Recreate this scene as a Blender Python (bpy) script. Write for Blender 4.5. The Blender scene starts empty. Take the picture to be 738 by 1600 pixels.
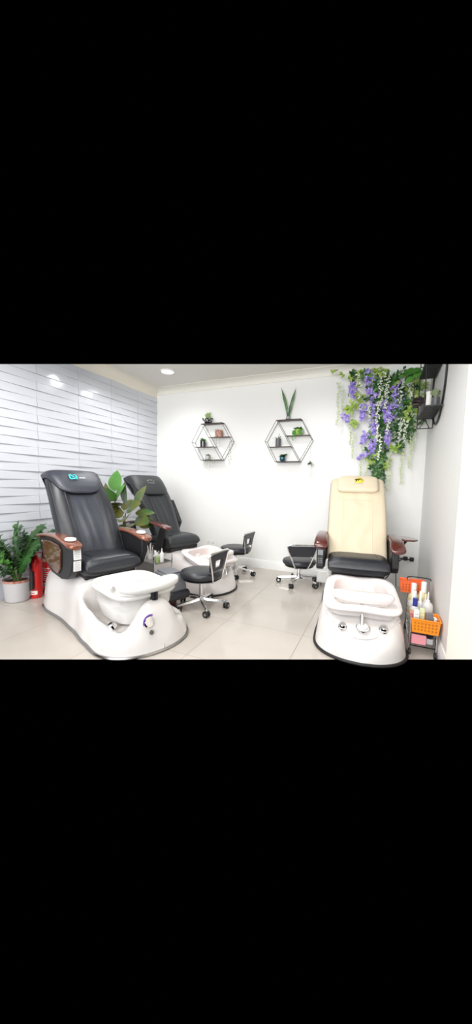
import bpy, bmesh, math, random
from mathutils import Vector, Matrix
random.seed(7)
PI = math.pi
sc = bpy.context.scene
COL = sc.collection

# ------------------------------------------------------------------ camera
FPX, YAW, PITCH, ROLL, EYE = 510.85, .4194, .0818, .0229, 1.25
cf = Vector((-math.sin(YAW)*math.cos(PITCH), math.cos(YAW)*math.cos(PITCH), -math.sin(PITCH)))
r0 = Vector((math.cos(YAW), math.sin(YAW), 0)); u0 = r0.cross(cf)
cr = r0*math.cos(ROLL) + u0*math.sin(ROLL)
cu = -r0*math.sin(ROLL) + u0*math.cos(ROLL)
CAM = Vector((0, 0, EYE))
cd = bpy.data.cameras.new('camera'); cam = bpy.data.objects.new('camera', cd); COL.objects.link(cam)
M4 = Matrix((cr, cu, -cf)).transposed().to_4x4(); M4.translation = CAM
cam.matrix_world = M4
cd.sensor_fit = 'HORIZONTAL'; cd.sensor_width = 36; cd.lens = 36*FPX/738; cd.clip_start = .05
sc.camera = cam

XL, XR, YB, ZC = -3.603, .455, 4.644, 2.83          # room planes
ZP = 2.706                                          # top of the panelling / foot of the coving

# ------------------------------------------------------------------ materials
def mat(name, col, rough=.5, metal=0, coat=0, bump=None, vary=None, trans=0, spec=.5, emit=None, sheen=0, sss=0):
    m = bpy.data.materials.new(name); m.use_nodes = True
    nt = m.node_tree; b = nt.nodes['Principled BSDF']
    b.inputs['Base Color'].default_value = (*col, 1)
    b.inputs['Roughness'].default_value = rough; b.inputs['Metallic'].default_value = metal
    b.inputs['Coat Weight'].default_value = coat; b.inputs['Coat Roughness'].default_value = .06
    b.inputs['Transmission Weight'].default_value = trans; b.inputs['Specular IOR Level'].default_value = spec
    b.inputs['Sheen Weight'].default_value = sheen
    if emit: b.inputs['Emission Color'].default_value = (*emit[0], 1); b.inputs['Emission Strength'].default_value = emit[1]
    tc = nt.nodes.new('ShaderNodeTexCoord')
    if vary:
        sca, amt, col2 = vary
        n = nt.nodes.new('ShaderNodeTexNoise'); n.inputs['Scale'].default_value = sca; n.inputs['Detail'].default_value = 4
        nt.links.new(tc.outputs['Object'], n.inputs['Vector'])
        rp = nt.nodes.new('ShaderNodeValToRGB'); rp.color_ramp.elements[0].position = .5-amt; rp.color_ramp.elements[1].position = .5+amt
        rp.color_ramp.elements[0].color = (*col, 1); rp.color_ramp.elements[1].color = (*col2, 1)
        nt.links.new(n.outputs['Fac'], rp.inputs['Fac']); nt.links.new(rp.outputs['Color'], b.inputs['Base Color'])
    if bump:
        sca, st = bump
        n = nt.nodes.new('ShaderNodeTexNoise'); n.inputs['Scale'].default_value = sca; n.inputs['Detail'].default_value = 5
        nt.links.new(tc.outputs['Object'], n.inputs['Vector'])
        bp = nt.nodes.new('ShaderNodeBump'); bp.inputs['Strength'].default_value = st; bp.inputs['Distance'].default_value = .01
        nt.links.new(n.outputs['Fac'], bp.inputs['Height']); nt.links.new(bp.outputs['Normal'], b.inputs['Normal'])
    return m

def wood_mat(name, c1, c2, scale=6, rough=.22):
    m = mat(name, c1, rough, coat=.6); nt = m.node_tree; b = nt.nodes['Principled BSDF']
    tc = nt.nodes.new('ShaderNodeTexCoord'); mp = nt.nodes.new('ShaderNodeMapping'); mp.inputs['Scale'].default_value = (1.2, 9, 9)
    w = nt.nodes.new('ShaderNodeTexWave'); w.bands_direction = 'Y'; w.inputs['Scale'].default_value = scale; w.inputs['Distortion'].default_value = 7; w.inputs['Detail'].default_value = 3
    rp = nt.nodes.new('ShaderNodeValToRGB'); rp.color_ramp.elements[0].color = (*c1, 1); rp.color_ramp.elements[1].color = (*c2, 1)
    nt.links.new(tc.outputs['Object'], mp.inputs['Vector']); nt.links.new(mp.outputs['Vector'], w.inputs['Vector'])
    nt.links.new(w.outputs['Fac'], rp.inputs['Fac']); nt.links.new(rp.outputs['Color'], b.inputs['Base Color'])
    return m

def tile_mat():
    m = mat('beige_floor_tile', (.62, .57, .5), .12, spec=.5); nt = m.node_tree; b = nt.nodes['Principled BSDF']
    tc = nt.nodes.new('ShaderNodeTexCoord'); mp = nt.nodes.new('ShaderNodeMapping')
    mp.inputs['Location'].default_value = (1.25, -2.67+.7*10, 0)
    br = nt.nodes.new('ShaderNodeTexBrick'); br.offset = 0; br.squash = 1
    br.inputs['Scale'].default_value = 1; br.inputs['Brick Width'].default_value = .7; br.inputs['Row Height'].default_value = .7
    br.inputs['Mortar Size'].default_value = .0035; br.inputs['Mortar Smooth'].default_value = .1; br.inputs['Bias'].default_value = 0
    br.inputs['Color1'].default_value = (.57, .525, .475, 1); br.inputs['Color2'].default_value = (.55, .505, .455, 1); br.inputs['Mortar'].default_value = (.36, .32, .27, 1)
    ns = nt.nodes.new('ShaderNodeTexNoise'); ns.inputs['Scale'].default_value = 3.5; ns.inputs['Detail'].default_value = 6
    mx = nt.nodes.new('ShaderNodeMix'); mx.data_type = 'RGBA'; mx.blend_type = 'MULTIPLY'; mx.inputs['Factor'].default_value = .22
    rp = nt.nodes.new('ShaderNodeValToRGB'); rp.color_ramp.elements[0].position = .3; rp.color_ramp.elements[1].position = .7
    rp.color_ramp.elements[0].color = (.72, .68, .62, 1); rp.color_ramp.elements[1].color = (1, 1, 1, 1)
    L = nt.links.new
    L(tc.outputs['Object'], mp.inputs['Vector']); L(mp.outputs['Vector'], br.inputs['Vector']); L(mp.outputs['Vector'], ns.inputs['Vector'])
    L(ns.outputs['Fac'], rp.inputs['Fac']); L(br.outputs['Color'], mx.inputs['A']); L(rp.outputs['Color'], mx.inputs['B'])
    L(mx.outputs['Result'], b.inputs['Base Color'])
    ad = nt.nodes.new('ShaderNodeMath'); ad.operation = 'MULTIPLY_ADD'; ad.inputs[1].default_value = .5; ad.inputs[2].default_value = .16
    L(br.outputs['Fac'], ad.inputs[0]); L(ad.outputs[0], b.inputs['Roughness'])
    return m

MT = dict(
    wall=mat('white_wall_paint', (.85, .85, .825), .45, bump=(60, .03)),
    wallr=mat('white_side_wall_paint', (.83, .825, .81), .5, bump=(60, .03)),
    panel=mat('pale_grey_gloss_panel', (.66, .68, .735), .22, coat=.5),
    cove=mat('cream_coving', (.84, .80, .70), .5),
    ceilcove=mat('pale_coving', (.82, .80, .73), .6),
    ceil=mat('ceiling_paint', (.77, .755, .70), .7),
    trim=mat('glowing_cream_trim', (.95, .90, .80), .5, emit=((1, .93, .8), .25)),  # slight emission stands in for the bright light on this trim
    skirt=mat('white_gloss_skirting', (.86, .86, .84), .25),
    floor=tile_mat(),
    leather=mat('black_leather', (.016, .018, .024), .38, bump=(14, .25), spec=.6),
    leather_soft=mat('grey_black_leather', (.034, .038, .052), .4, bump=(11, .5), spec=.6),
    leather_b=mat('worn_black_leather', (.026, .029, .033), .42, bump=(9, .35), spec=.6),
    blackpl=mat('black_plastic', (.012, .012, .014), .4),
    black=mat('matte_black_metal', (.015, .015, .017), .45),
    darkgrey=mat('dark_grey_plastic', (.10, .105, .115), .4),
    greypl=mat('mid_grey_plastic', (.17, .18, .20), .4),
    pearl=mat('pearl_white_fibreglass', (.80, .77, .745), .14, coat=.6, vary=(2.2, .3, (.76, .72, .70))),
    white=mat('glossy_white_acrylic', (.87, .86, .83), .12, coat=.5),
    pink=mat('pale_pink_acrylic', (.78, .66, .635), .14, coat=.5),
    pinkrim=mat('pink_white_acrylic', (.83, .76, .75), .16, coat=.5, vary=(3, .3, (.86, .82, .81))),
    padpink=mat('pearly_pink_pad', (.85, .79, .78), .2, coat=.4),
    wood=wood_mat('red_brown_gloss_wood', (.17, .05, .026), (.24, .078, .038)),
    wood_dark=wood_mat('mahogany_gloss_wood', (.085, .02, .016), (.13, .034, .026)),
    wood_panel=wood_mat('brown_gloss_panel', (.085, .035, .018), (.16, .075, .042), 3, .06),
    cream=mat('cream_cover_cloth', (.74, .635, .46), .75, bump=(16, .5), sheen=.2),
    creamp=mat('cream_vinyl_pillow', (.75, .65, .48), .5, bump=(8, .3)),
    chrome=mat('chrome', (.78, .78, .79), .12, metal=1),
    steel=mat('brushed_steel', (.42, .41, .40), .3, metal=1),
    rubber=mat('black_rubber', (.015, .015, .015), .6),
    red=mat('fire_red_enamel', (.62, .012, .012), .22, coat=.5),
    labelw=mat('white_label', (.85, .84, .82), .5),
    labelc=mat('cream_label', (.78, .62, .38), .5),
    cyan=mat('cyan_print', (.05, .62, .66), .4),
    logow=mat('white_print', (.8, .85, .86), .4),
    logog=mat('grey_stitching', (.45, .46, .48), .5),
    yellow=mat('yellow_print', (.86, .72, .06), .5),
    purple_ink=mat('purple_sticker', (.18, .08, .42), .4),
    potgrey=mat('pale_grey_pot', (.50, .49, .50), .6, bump=(30, .1)),
    soil=mat('brown_soil', (.10, .045, .03), .9, bump=(40, .8)),
    leafd=mat('dark_green_leaf', (.025, .085, .022), .35, vary=(7, .2, (.045, .14, .03))),
    leafm=mat('green_leaf', (.07, .22, .04), .4, vary=(7, .2, (.12, .32, .06))),
    leafy=mat('yellow_green_leaf', (.26, .42, .06), .45, vary=(7, .2, (.38, .52, .10))),
    leafr=mat('rubber_plant_leaf', (.035, .12, .04), .25, vary=(4, .15, (.20, .17, .04))),
    leafs=mat('snake_plant_leaf', (.035, .12, .03), .4, vary=(25, .1, (.12, .24, .08))),
    leafg=mat('sage_leaf', (.22, .30, .16), .5, vary=(20, .2, (.34, .38, .22))),
    succ=mat('pale_succulent', (.32, .45, .16), .5),
    stem=mat('vine_stem', (.10, .14, .04), .7),
    twig=mat('brown_twig', (.12, .08, .05), .7),
    purple=mat('purple_petal', (.30, .20, .72), .55, vary=(28, .12, (.62, .52, .92))),
    petalw=mat('white_petal', (.80, .84, .70), .6),
    petalg=mat('cream_green_petal', (.62, .70, .44), .6),
    blackglz=mat('black_glazed_ceramic', (.012, .012, .015), .1, coat=.5),
    terra=mat('red_marbled_ceramic', (.32, .09, .06), .35, vary=(30, .15, (.55, .30, .24))),
    teal=mat('teal_glazed_ceramic', (.01, .09, .13), .2, coat=.5),
    glass=mat('clear_glass', (.93, .97, .94), .03, trans=1),
    dglass=mat('smoked_glass', (.30, .28, .28), .08, trans=.7),
    shelfwood=mat('dark_brown_board', (.10, .06, .05), .5),
    orange=mat('orange_plastic', (.95, .30, .02), .35),
    orangered=mat('orange_red_plastic', (.90, .16, .04), .4),
    pinkpl=mat('pink_plastic', (.80, .32, .36), .45),
    cloud=mat('translucent_plastic', (.82, .82, .80), .3, trans=.25),
    oil=mat('yellow_liquid_bottle', (.80, .70, .38), .2, trans=.2),
    blue=mat('navy_plastic', (.03, .04, .28), .3),
    lblue=mat('light_blue_label', (.30, .52, .75), .4),
    lamp=mat('lamp_diffuser', (1, 1, 1), .5, emit=((1, .98, .95), 6)),
    screen=mat('remote_screen', (.25, .27, .28), .2),
    bin=mat('grey_green_plastic', (.22, .24, .21), .4),
    candle=mat('white_wax', (.85, .83, .78), .5),
)

# ------------------------------------------------------------------ mesh builder
class MB:
    def __init__(s): s.v = []; s.f = []; s.m = []; s.cm = 0
    def add(s, vs, fs):
        o = len(s.v); s.v += [Vector(v) for v in vs]
        for f in fs: s.f.append([i+o for i in f]); s.m.append(s.cm)
        return s
    def box(s, c, d, R=None):
        h = Vector(d)/2; vs = []
        for sx in (-1, 1):
            for sy in (-1, 1):
                for sz in (-1, 1):
                    p = Vector((sx*h.x, sy*h.y, sz*h.z)); p = R @ p if R else p
                    vs.append(p+Vector(c))
        return s.add(vs, [(0, 1, 3, 2), (4, 6, 7, 5), (0, 4, 5, 1), (2, 3, 7, 6), (0, 2, 6, 4), (1, 5, 7, 3)])
    def rings(s, rs, c0=True, c1=True, closed=True):
        n = len(rs[0]); vs = [p for r in rs for p in r]; fs = []
        for i in range(len(rs)-1):
            for j in range(n if closed else n-1):
                k = (j+1) % n; fs.append((i*n+j, i*n+k, (i+1)*n+k, (i+1)*n+j))
        if c0: fs.append(tuple(range(n))[::-1])
        if c1: fs.append(tuple((len(rs)-1)*n+j for j in range(n)))
        return s.add(vs, fs)
    def tube(s, pts, r, n=8, closed=False):
        pts = [Vector(p) for p in pts]; rs = []; up = None; N = len(pts)
        for i, p in enumerate(pts):
            if closed: d = pts[(i+1) % N]-pts[i-1]
            else: d = (pts[min(i+1, N-1)]-pts[max(i-1, 0)])
            d = d.normalized() if d.length > 1e-9 else Vector((0, 0, 1))
            if up is None: up = Vector((0, 0, 1)) if abs(d.z) < .9 else Vector((1, 0, 0))
            a = d.cross(up).normalized(); b = a.cross(d); up = b
            rr = r[i] if isinstance(r, (list, tuple)) else r
            rs.append([p+(a*math.cos(2*PI*k/n)+b*math.sin(2*PI*k/n))*rr for k in range(n)])
        if closed: rs.append(rs[0]); return s.rings(rs, False, False)
        return s.rings(rs)
    def lathe(s, prof, c=(0, 0, 0), n=24, R=None, c0=True, c1=True, sq=1):
        c = Vector(c); rs = []
        for r, z in prof:
            ring = []
            for k in range(n):
                a = 2*PI*k/n; p = Vector((r*math.cos(a), r*math.sin(a)*sq, z)); ring.append((R @ p if R else p)+c)
            rs.append(ring)
        return s.rings(rs, c0, c1)
    def ell(s, c, d, n=12, R=None):
        k = max(4, n//2)
        prof = [(max(1e-4, math.sin(PI*i/k)), -math.cos(PI*i/k)) for i in range(k+1)]
        rs = []
        for r, z in prof:
            ring = []
            for j in range(n):
                a = 2*PI*j/n; p = Vector((r*math.cos(a)*d[0], r*math.sin(a)*d[1], z*d[2])); ring.append((R @ p if R else p)+Vector(c))
            rs.append(ring)
        return s.rings(rs)
    def prism(s, pts, a, b, ax='y'):
        def P(u, v, w): return {'y': (u, w, v), 'z': (u, v, w), 'x': (w, u, v)}[ax]
        n = len(pts)
        return s.rings([[Vector(P(u, v, a)) for u, v in pts], [Vector(P(u, v, b)) for u, v in pts]])
    def grid(s, fn, nu, nv):
        vs = [fn(i/nu, j/nv) for i in range(nu+1) for j in range(nv+1)]
        return s.add(vs, [(i*(nv+1)+j, i*(nv+1)+j+1, (i+1)*(nv+1)+j+1, (i+1)*(nv+1)+j) for i in range(nu) for j in range(nv)])
    def leaf(s, p, d, nrm, L, W, curl=.2, fold=.15, n=5):
        p = Vector(p); d = Vector(d).normalized(); nrm = Vector(nrm); sd = d.cross(nrm)
        if sd.length < 1e-3: sd = d.cross(Vector((1, .3, 0)))
        sd.normalize(); nn = sd.cross(d)
        vs = []; fs = []
        for i in range(n+1):
            t = i/n; w = W*.5*(math.sin(PI*min(1, t**.8)) ** .8 if 0 < t < 1 else 0.02)
            c = p+d*L*t-nn*curl*L*t*t
            vs += [c+sd*w+nn*fold*w, c, c-sd*w+nn*fold*w]
            if i: o = 3*(i-1); fs += [(o, o+1, o+4, o+3), (o+1, o+2, o+5, o+4)]
        return s.add(vs, fs)
    def build(s, name, m, parent=None, bevel=0, sub=0, ang=40, solid=0, clip=False, recalc=True):
        me = bpy.data.meshes.new(name); me.from_pydata([tuple(v) for v in s.v], [], s.f)
        mats = m if isinstance(m, (list, tuple)) else [m]
        for q in mats: me.materials.append(q)
        for p, k in zip(me.polygons, s.m): p.material_index = min(k, len(mats)-1)
        bm = bmesh.new(); bm.from_mesh(me)
        if clip:
            off_ = parent.location if parent and parent.type == 'EMPTY' else Vector((0, 0, 0))
            if parent and parent.type != 'EMPTY': off_ = parent.parent.location
            clipbm(bm, off_)
        if recalc: bmesh.ops.recalc_face_normals(bm, faces=bm.faces)
        bm.to_mesh(me); bm.free()
        for p in me.polygons: p.use_smooth = True
        me.set_sharp_from_angle(angle=math.radians(ang))
        o = bpy.data.objects.new(name, me); COL.objects.link(o)
        if parent: o.parent = parent
        if solid:
            q = o.modifiers.new('solid', 'SOLIDIFY'); q.thickness = solid; q.offset = 0
        if bevel:
            q = o.modifiers.new('bevel', 'BEVEL'); q.width = bevel; q.segments = 3; q.limit_method = 'ANGLE'; q.angle_limit = math.radians(35)
        if sub:
            q = o.modifiers.new('sub', 'SUBSURF'); q.levels = sub; q.render_levels = sub
        return o

# the photo shows the room only between two sight lines: the shell is modelled that far
TOPK, BOTK = 231.0/FPX, 230.3/FPX
def clipbm(bm, off_=Vector((0, 0, 0))):
    for no in ((cu-cf*TOPK), (-cu-cf*BOTK)):
        geom = bm.verts[:]+bm.edges[:]+bm.faces[:]
        bmesh.ops.bisect_plane(bm, geom=geom, plane_co=CAM-off_, plane_no=no.normalized(), clear_outer=True)
def seen_ok(p, mg=0):
    d = Vector(p)-CAM; z = d.dot(cf); return d.dot(cu) < z*(TOPK-mg)

def empty(name, label, cat, loc=(0, 0, 0), rz=0, group=None):
    o = bpy.data.objects.new(name, None); COL.objects.link(o); o.location = loc; o.rotation_euler = (0, 0, rz); o.empty_display_size = .1
    return tag(o, label, cat, group)
def tag(o, label, cat, group=None):
    o['label'] = label; o['category'] = cat
    if group: o['group'] = group
    return o
def struct(o): o['kind'] = 'structure'; return o
def lerp(tb, x):
    if x <= tb[0][0]: return tb[0][1]
    for (a, b), (c, d) in zip(tb, tb[1:]):
        if x <= c:
            t = (x-a)/(c-a); t = t*t*(3-2*t); return b+(d-b)*t
    return tb[-1][1]
def arc(pts, n=6):   # Catmull-Rom
    P = [Vector(p) for p in pts]; P = [P[0]*2-P[1]]+P+[P[-1]*2-P[-2]]; out = []
    for i in range(1, len(P)-2):
        for k in range(n):
            t = k/n; a, b, c, d = P[i-1:i+3]
            out.append(.5*((2*b)+(c-a)*t+(2*a-5*b+4*c-d)*t*t+(3*b-a-3*c+d)*t**3))
    return out+[P[-2]]
def sup(a, e): c = math.cos(a); return math.copysign(abs(c)**e, c)
def sus(a, e): c = math.sin(a); return math.copysign(abs(c)**e, c)

# ------------------------------------------------------------------ the room
Y0 = 1.0
b = MB(); b.box(((XL+XR)/2-.0, 2.6, -.05), (XR-XL+.3, 4.4, .1)); struct(b.build('floor', MT['floor'], clip=True))
b = MB(); b.box(((XL+XR)/2, 2.8, ZC+.03), (XR-XL+.2, 3.9, .06)); struct(b.build('ceiling', MT['ceil'], clip=True))
b = MB(); b.box(((XL+XR)/2, YB+.05, 1.4), (XR-XL+.2, .1, 2.9)); b.box(((.0+XR)/2+.05, YB-.012, 1.4), (XR+.1, .03, 2.9)); struct(b.build('wall_back', MT['wall'], clip=True))
b = MB(); b.box((XR+.05, 2.8, 1.4), (.1, 3.9, 2.9)); struct(b.build('wall_right', MT['wallr'], clip=True))
# left wall with relief panels: wedge slats that alternate their thick end
b = MB(); b.box((XL-.043, 2.8, 1.4), (.1, 3.9, 2.9))
H = .0902; PW = .5525; z0 = ZP-30*H
for c in range(-3, 4):
    ya = 2.5+PW*c+.003; yb = ya+PW-.006
    if c == 3: yb = YB
    for k in range(30):
        za, zb = z0+k*H, z0+(k+1)*H-.001
        if za < .0: continue
        th, tn = .026, .013
        A, B = (th, tn) if (k+c) % 2 else (tn, th)
        lip = .012
        vs = [(XL, ya, za), (XL, yb, za), (XL+B, yb, za), (XL+A, ya, za),
              (XL, ya, zb), (XL, yb, zb), (XL+.004+B*.38, yb, zb), (XL+.004+A*.38, ya, zb)]
        b.add(vs, [(0, 3, 2, 1), (4, 5, 6, 7), (3, 7, 6, 2), (0, 4, 7, 3), (1, 2, 6, 5), (0, 1, 5, 4)])
struct(b.build('wall_left', MT['panel'], clip=True, ang=20))
# coving
def coving(name, axis, ZP=ZP, m='cove'):
    b = MB(); prof = []
    for i in range(9):
        a = PI/2*i/8; prof.append((.13*(1-math.cos(a)) if False else .13-.13*math.cos(a), ZP+(ZC-ZP)*math.sin(a)))
    prof = [(0, ZP-.012), (.012, ZP-.012), (.014, ZP)]+[(.014+.115*(1-math.cos(PI/2*i/8)), ZP+.004+(ZC-ZP-.012)*math.sin(PI/2*i/8)) for i in range(9)]+[(.14, ZC-.006), (.14, ZC), (0, ZC)]
    rs = []
    for e in (0, 1):
        if axis == 'back': rs.append([Vector((XL if e == 0 else XR, YB-u, z)) for u, z in prof])
        elif axis == 'left': rs.append([Vector((XL+u, 1.0 if e == 0 else YB, z)) for u, z in prof])
        else: rs.append([Vector((XR-u, 1.0 if e == 0 else YB, z)) for u, z in prof])
    b.rings(rs); struct(b.build(name, MT[m], clip=True, ang=50))
coving('trim_1', 'back', ZP+.045, 'ceilcove'); coving('trim_2', 'left'); coving('trim_3', 'right')
def skirting(name, axis):
    prof = [(0, 0), (.018, 0), (.018, .095), (.012, .112), (.008, .125), (0, .13)]; rs = []
    b = MB()
    for e in (0, 1):
        if axis == 'back': rs.append([Vector((XL if e == 0 else XR, YB-u, z)) for u, z in prof])
        else: rs.append([Vector((XR-u, 2.45 if e == 0 else YB, z)) for u, z in prof])
    b.rings(rs); struct(b.build(name, MT['skirt'], clip=True, ang=25))
skirting('baseboard_back', 'back'); skirting('baseboard_right', 'right')
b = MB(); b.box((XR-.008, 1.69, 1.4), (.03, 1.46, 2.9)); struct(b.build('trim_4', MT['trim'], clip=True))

# recessed ceiling light
t = empty('ceiling_light', 'round white recessed downlight glowing in the ceiling near the left corner', 'light', (-2.86, 3.93, ZC))
MB().lathe([(.098, -.001), (.098, -.012), (.085, -.016), (.078, -.006)], n=32, c0=False, c1=False).build('trim_ring', MT['white'], t)
MB().lathe([(.001, -.004), (.079, -.004), (.079, -.010), (.001, -.012)], n=32).build('diffuser', MT['lamp'], t)

# ------------------------------------------------------------------ pedicure chairs
BP = [(.02, .50), (-.06, .66), (-.17, .86), (-.30, 1.05), (-.43, 1.20), (-.53, 1.285)]
def back_path(n=40):
    P = arc([(x, 0, z) for x, z in BP], 12); return P
class Back:
    def __init__(s, hw, taper=.0, top=0):
        s.P = back_path(); s.n = len(s.P); s.hw = hw; s.top = top
        s.taper = taper; s.narrow = 0
    def fr(s, a):
        x = max(0, min(1, a))*(s.n-1); i = min(int(x), s.n-2); t = x-i
        c = s.P[i].lerp(s.P[i+1], t); i0, i1 = max(0, i-1), min(s.n-1, i+2)
        d = (s.P[i1]-s.P[i0]).normalized(); N = Vector((d.z, 0, -d.x)); return c, d, N
    def W(s, a): return s.hw*(1-.10*max(0, a-.5)*2*s.taper)*(1-s.narrow*(1-a)**1.2)
    def F(s, a, l):                                # front thickness at lateral l
        w = s.W(a); q = min(1, abs(l)/w); body = .075*(1-q**5)**.4
        rec = .022*math.exp(-(l/(w*.52))**6)*(1 if a < .72 else max(0, 1-(a-.72)/.1))
        return max(body-rec, .0)
    def front(s, a, l, off=0):
        c, d, N = s.fr(a); q = Vector((0, l, 0)); return c+q+N*(s.F(a, l)+off)
    def mesh(s):
        b = MB(); rs = []; m = 22
        K = [i/36 for i in range(37)]
        for a in [-.001]+K:
            c, d, N = s.fr(a); w = s.W(a); e = 1
            if a > .93: e = math.sqrt(max(.02, 1-((a-.93)/.075)**2))
            if a < .04: e = .75+a*6
            ring = []
            for j in range(m+1):
                l = -w+2*w*j/m; l = w*math.sin(PI/2*l/w)
                lw = l*(1-.1*(1-e))
                ring.append(c+Vector((0, lw, 0))+N*s.F(a, l)*e)
            for j in range(m+1):
                l = w-2*w*j/m; l = w*math.sin(PI/2*l/w); lw = l*(1-.1*(1-e)); q = min(1, abs(l)/w)
                ring.append(c+Vector((0, lw, 0))-N*(.07*(1-q**6)**.4*e+.004))
            rs.append(ring)
        b.rings(rs); return b

def headpad(bk, w, a0, off, r=.06, over=.10, tap=.2):
    # cushion that hangs over the head end: flat in front, curling over the top
    cT, dT, NT = bk.fr(1)
    def fn(u, v, side):
        L1 = 1-a0; pl = .95; tot = pl*L1+.2+over
        x = u*tot; l0 = (2*v-1)
        ww = w
        dd = x; 
        wt = w*(1-tap*max(0, 1-x/(pl*L1*.9))**1.3); ww = wt
        if dd < r: ww = wt-r+math.sqrt(max(0, r*r-(r-dd)**2))
        l = l0*ww
        ed = (1-abs(l0)**6)**.5*min(1, (dd/.05)) ** .5 if dd < .05 else (1-abs(l0)**6)**.5
        th = off*(.25+.75*ed)*side
        if x < pl*L1:
            a = a0+x/pl; base = bk.front(a, 0, .005) if True else 0; c, d, N = bk.fr(a)
            F = .075*(1-min(1, abs(l)/bk.W(a)*.97)**5)**.4
            return c+Vector((0, l, 0))+N*(F+.004+th)
        y = x-pl*L1; Fr = .075*(1-min(1, abs(l)/bk.W(1)*.97)**5)**.4+.004
        if y < .2:
            an = PI*y/.2; R = (Fr+th); return cT-dT*.012+Vector((0, l, 0))+NT*math.cos(an)*R+dT*math.sin(an)*(.045+th)
        z = y-.2; return cT-dT*(.012+z)+Vector((0, l, 0))-NT*(Fr+th)
    b = MB(); nu, nv = 36, 18
    b.grid(lambda u, v: fn(u, v, 1), nu, nv); o = len(b.v)
    b.grid(lambda u, v: fn(u, v, .02), nu, nv)
    st = nv+1
    for j in range(nv):
        b.f.append([j, o+j, o+j+1, j+1]); b.m.append(0)
        q = nu*st; b.f.append([q+j, q+j+1, o+q+j+1, o+q+j]); b.m.append(0)
    for i in range(nu):
        b.f.append([i*st, (i+1)*st, o+(i+1)*st, o+i*st]); b.m.append(0)
        b.f.append([i*st+nv, o+i*st+nv, o+(i+1)*st+nv, (i+1)*st+nv]); b.m.append(0)
    return b

def seat_mesh(hw, s0, s1, zt, th):
    b = MB(); rs = []; n = 28
    N = 26
    for i in range(N+1):
        t = i/N; s = s0+(s1-s0)*t
        top = zt-.035*(1-t)+.012*math.sin(PI*min(1, t*1.2)); bot = top-th*(.8+.2*t)
        e = 1
        if t > .80: e = math.sqrt(max(0.0, 1-((t-.80)/.2)**2))
        if t < .06: e = .6+t*6.6
        mid = (top+bot)/2-.012*(1-e); h = (top-bot)/2*max(.03, e)
        w = hw*(1-.05*(1-max(e, .2)))
        ring = [Vector((s, w*sup(2*PI*k/n, .42), mid+h*sus(2*PI*k/n, .5))) for k in range(n)]
        rs.append(ring)
    b.rings(rs); return b

def outline(cx, a, bb, n=48, e=.5, wob=0):
    out = []
    for k in range(n):
        th = 2*PI*k/n; x = a*sup(th, e); y = bb*sus(th, e)
        out.append((cx+x, y*(1+wob*(x/a))))
    return out

def base_mesh(st, S1, fx):
    if st == 'open':
        Hs = [(-.5, .26), (-.42, .41), (-.1, .43), (.24, .44), (.38, .41), (.52, .30), (.66, .225), (.8, .195), (.95, .195), (S1, .13)]
        Wt = [(-.5, .31), (-.3, .33), (.0, .315), (.3, .33), (.6, .36), (.8, .375), (S1, .37)]
    else:
        Hs = [(-.5, .26), (-.42, .38), (-.1, .40), (.30, .41), (.55, .37), (.8, .33), (.92*fx, .29), (1.0*fx, .235), (S1-.05, .175), (S1, .11)]
        Wt = [(-.5, .29), (-.2, .30), (.2, .29), (.5, .31), (.8, .325), (S1, .33)]
    b = MB(); rs = []; n = 40; NS = 70
    for i in range(NS+1):
        t = i/NS; s = -.5+(S1+.5)*(t if t < .7 else 1-(1-t)**1.35*(.3/.3**1.35))
        w = lerp(Wt, s); fs = S1-.34
        if s > fs: w *= max(0.00002, 1-((s-fs)/(S1-fs))**2.4)**.5
        if s < -.44: w *= (.8+.2*math.sqrt(max(0, 1-((-.44-s)/.06)**2)))
        ring = []
        for k in range(n+1):
            tt = -1+2*k/n; q = math.copysign(abs(math.sin(PI/2*tt)), tt); l = w*q
            h = lerp(Hs, s)
            endf = 1
            if s > S1-.14: endf = max(.03, 1-((s-(S1-.14))/.14)**2.2)**.5
            if st == 'open':
                cav = lerp([(.34, 0), (.42, 1), (.90, 1), (1.0, 0)], s)*lerp([(.0, 1), (.22, 1), (.335, 0)], abs(l))
                h = h*(1-cav)+.145*cav
                hump = lerp([(.88, 0), (1.0, 1), (1.06, 1), (S1, .75)], s)*math.exp(-(l/.17)**4)
                h = h+(.375-h)*hump if .375 > h else h
            edge = (1-abs(q)**7)**.33 if abs(q) < 1 else 0
            z = h*edge*endf; lo = 1+.045*(1-min(1, z/.12))
            ring.append(Vector((s+(.03*(1-min(1, z/.2)) if s > fs else 0), l*lo, z)))
        rs.append(ring)
    b.rings(rs, False, False, closed=False)
    b.f.append(list(range(n+1))); b.m.append(0)
    rim = [rs[i][0] for i in range(0, NS+1, 1)]+[rs[i][n] for i in range(NS, -1, -1)]
    return b, [Vector((p.x, p.y*1.005, .012)) for p in rim]

def plate(mb, pts, bk, a0, l0, sc_, off):           # flat shapes laid on a backrest front
    for poly in pts:
        vs = [bk.front(a0+y*sc_, l0+x*sc_, 0)*1 for x, y in poly]
        base = [bk.fr(a0+y*sc_)[2]*off for x, y in poly]
        mb.add([v+o_ for v, o_ in zip(vs, base)], [tuple(range(len(poly)))])

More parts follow.
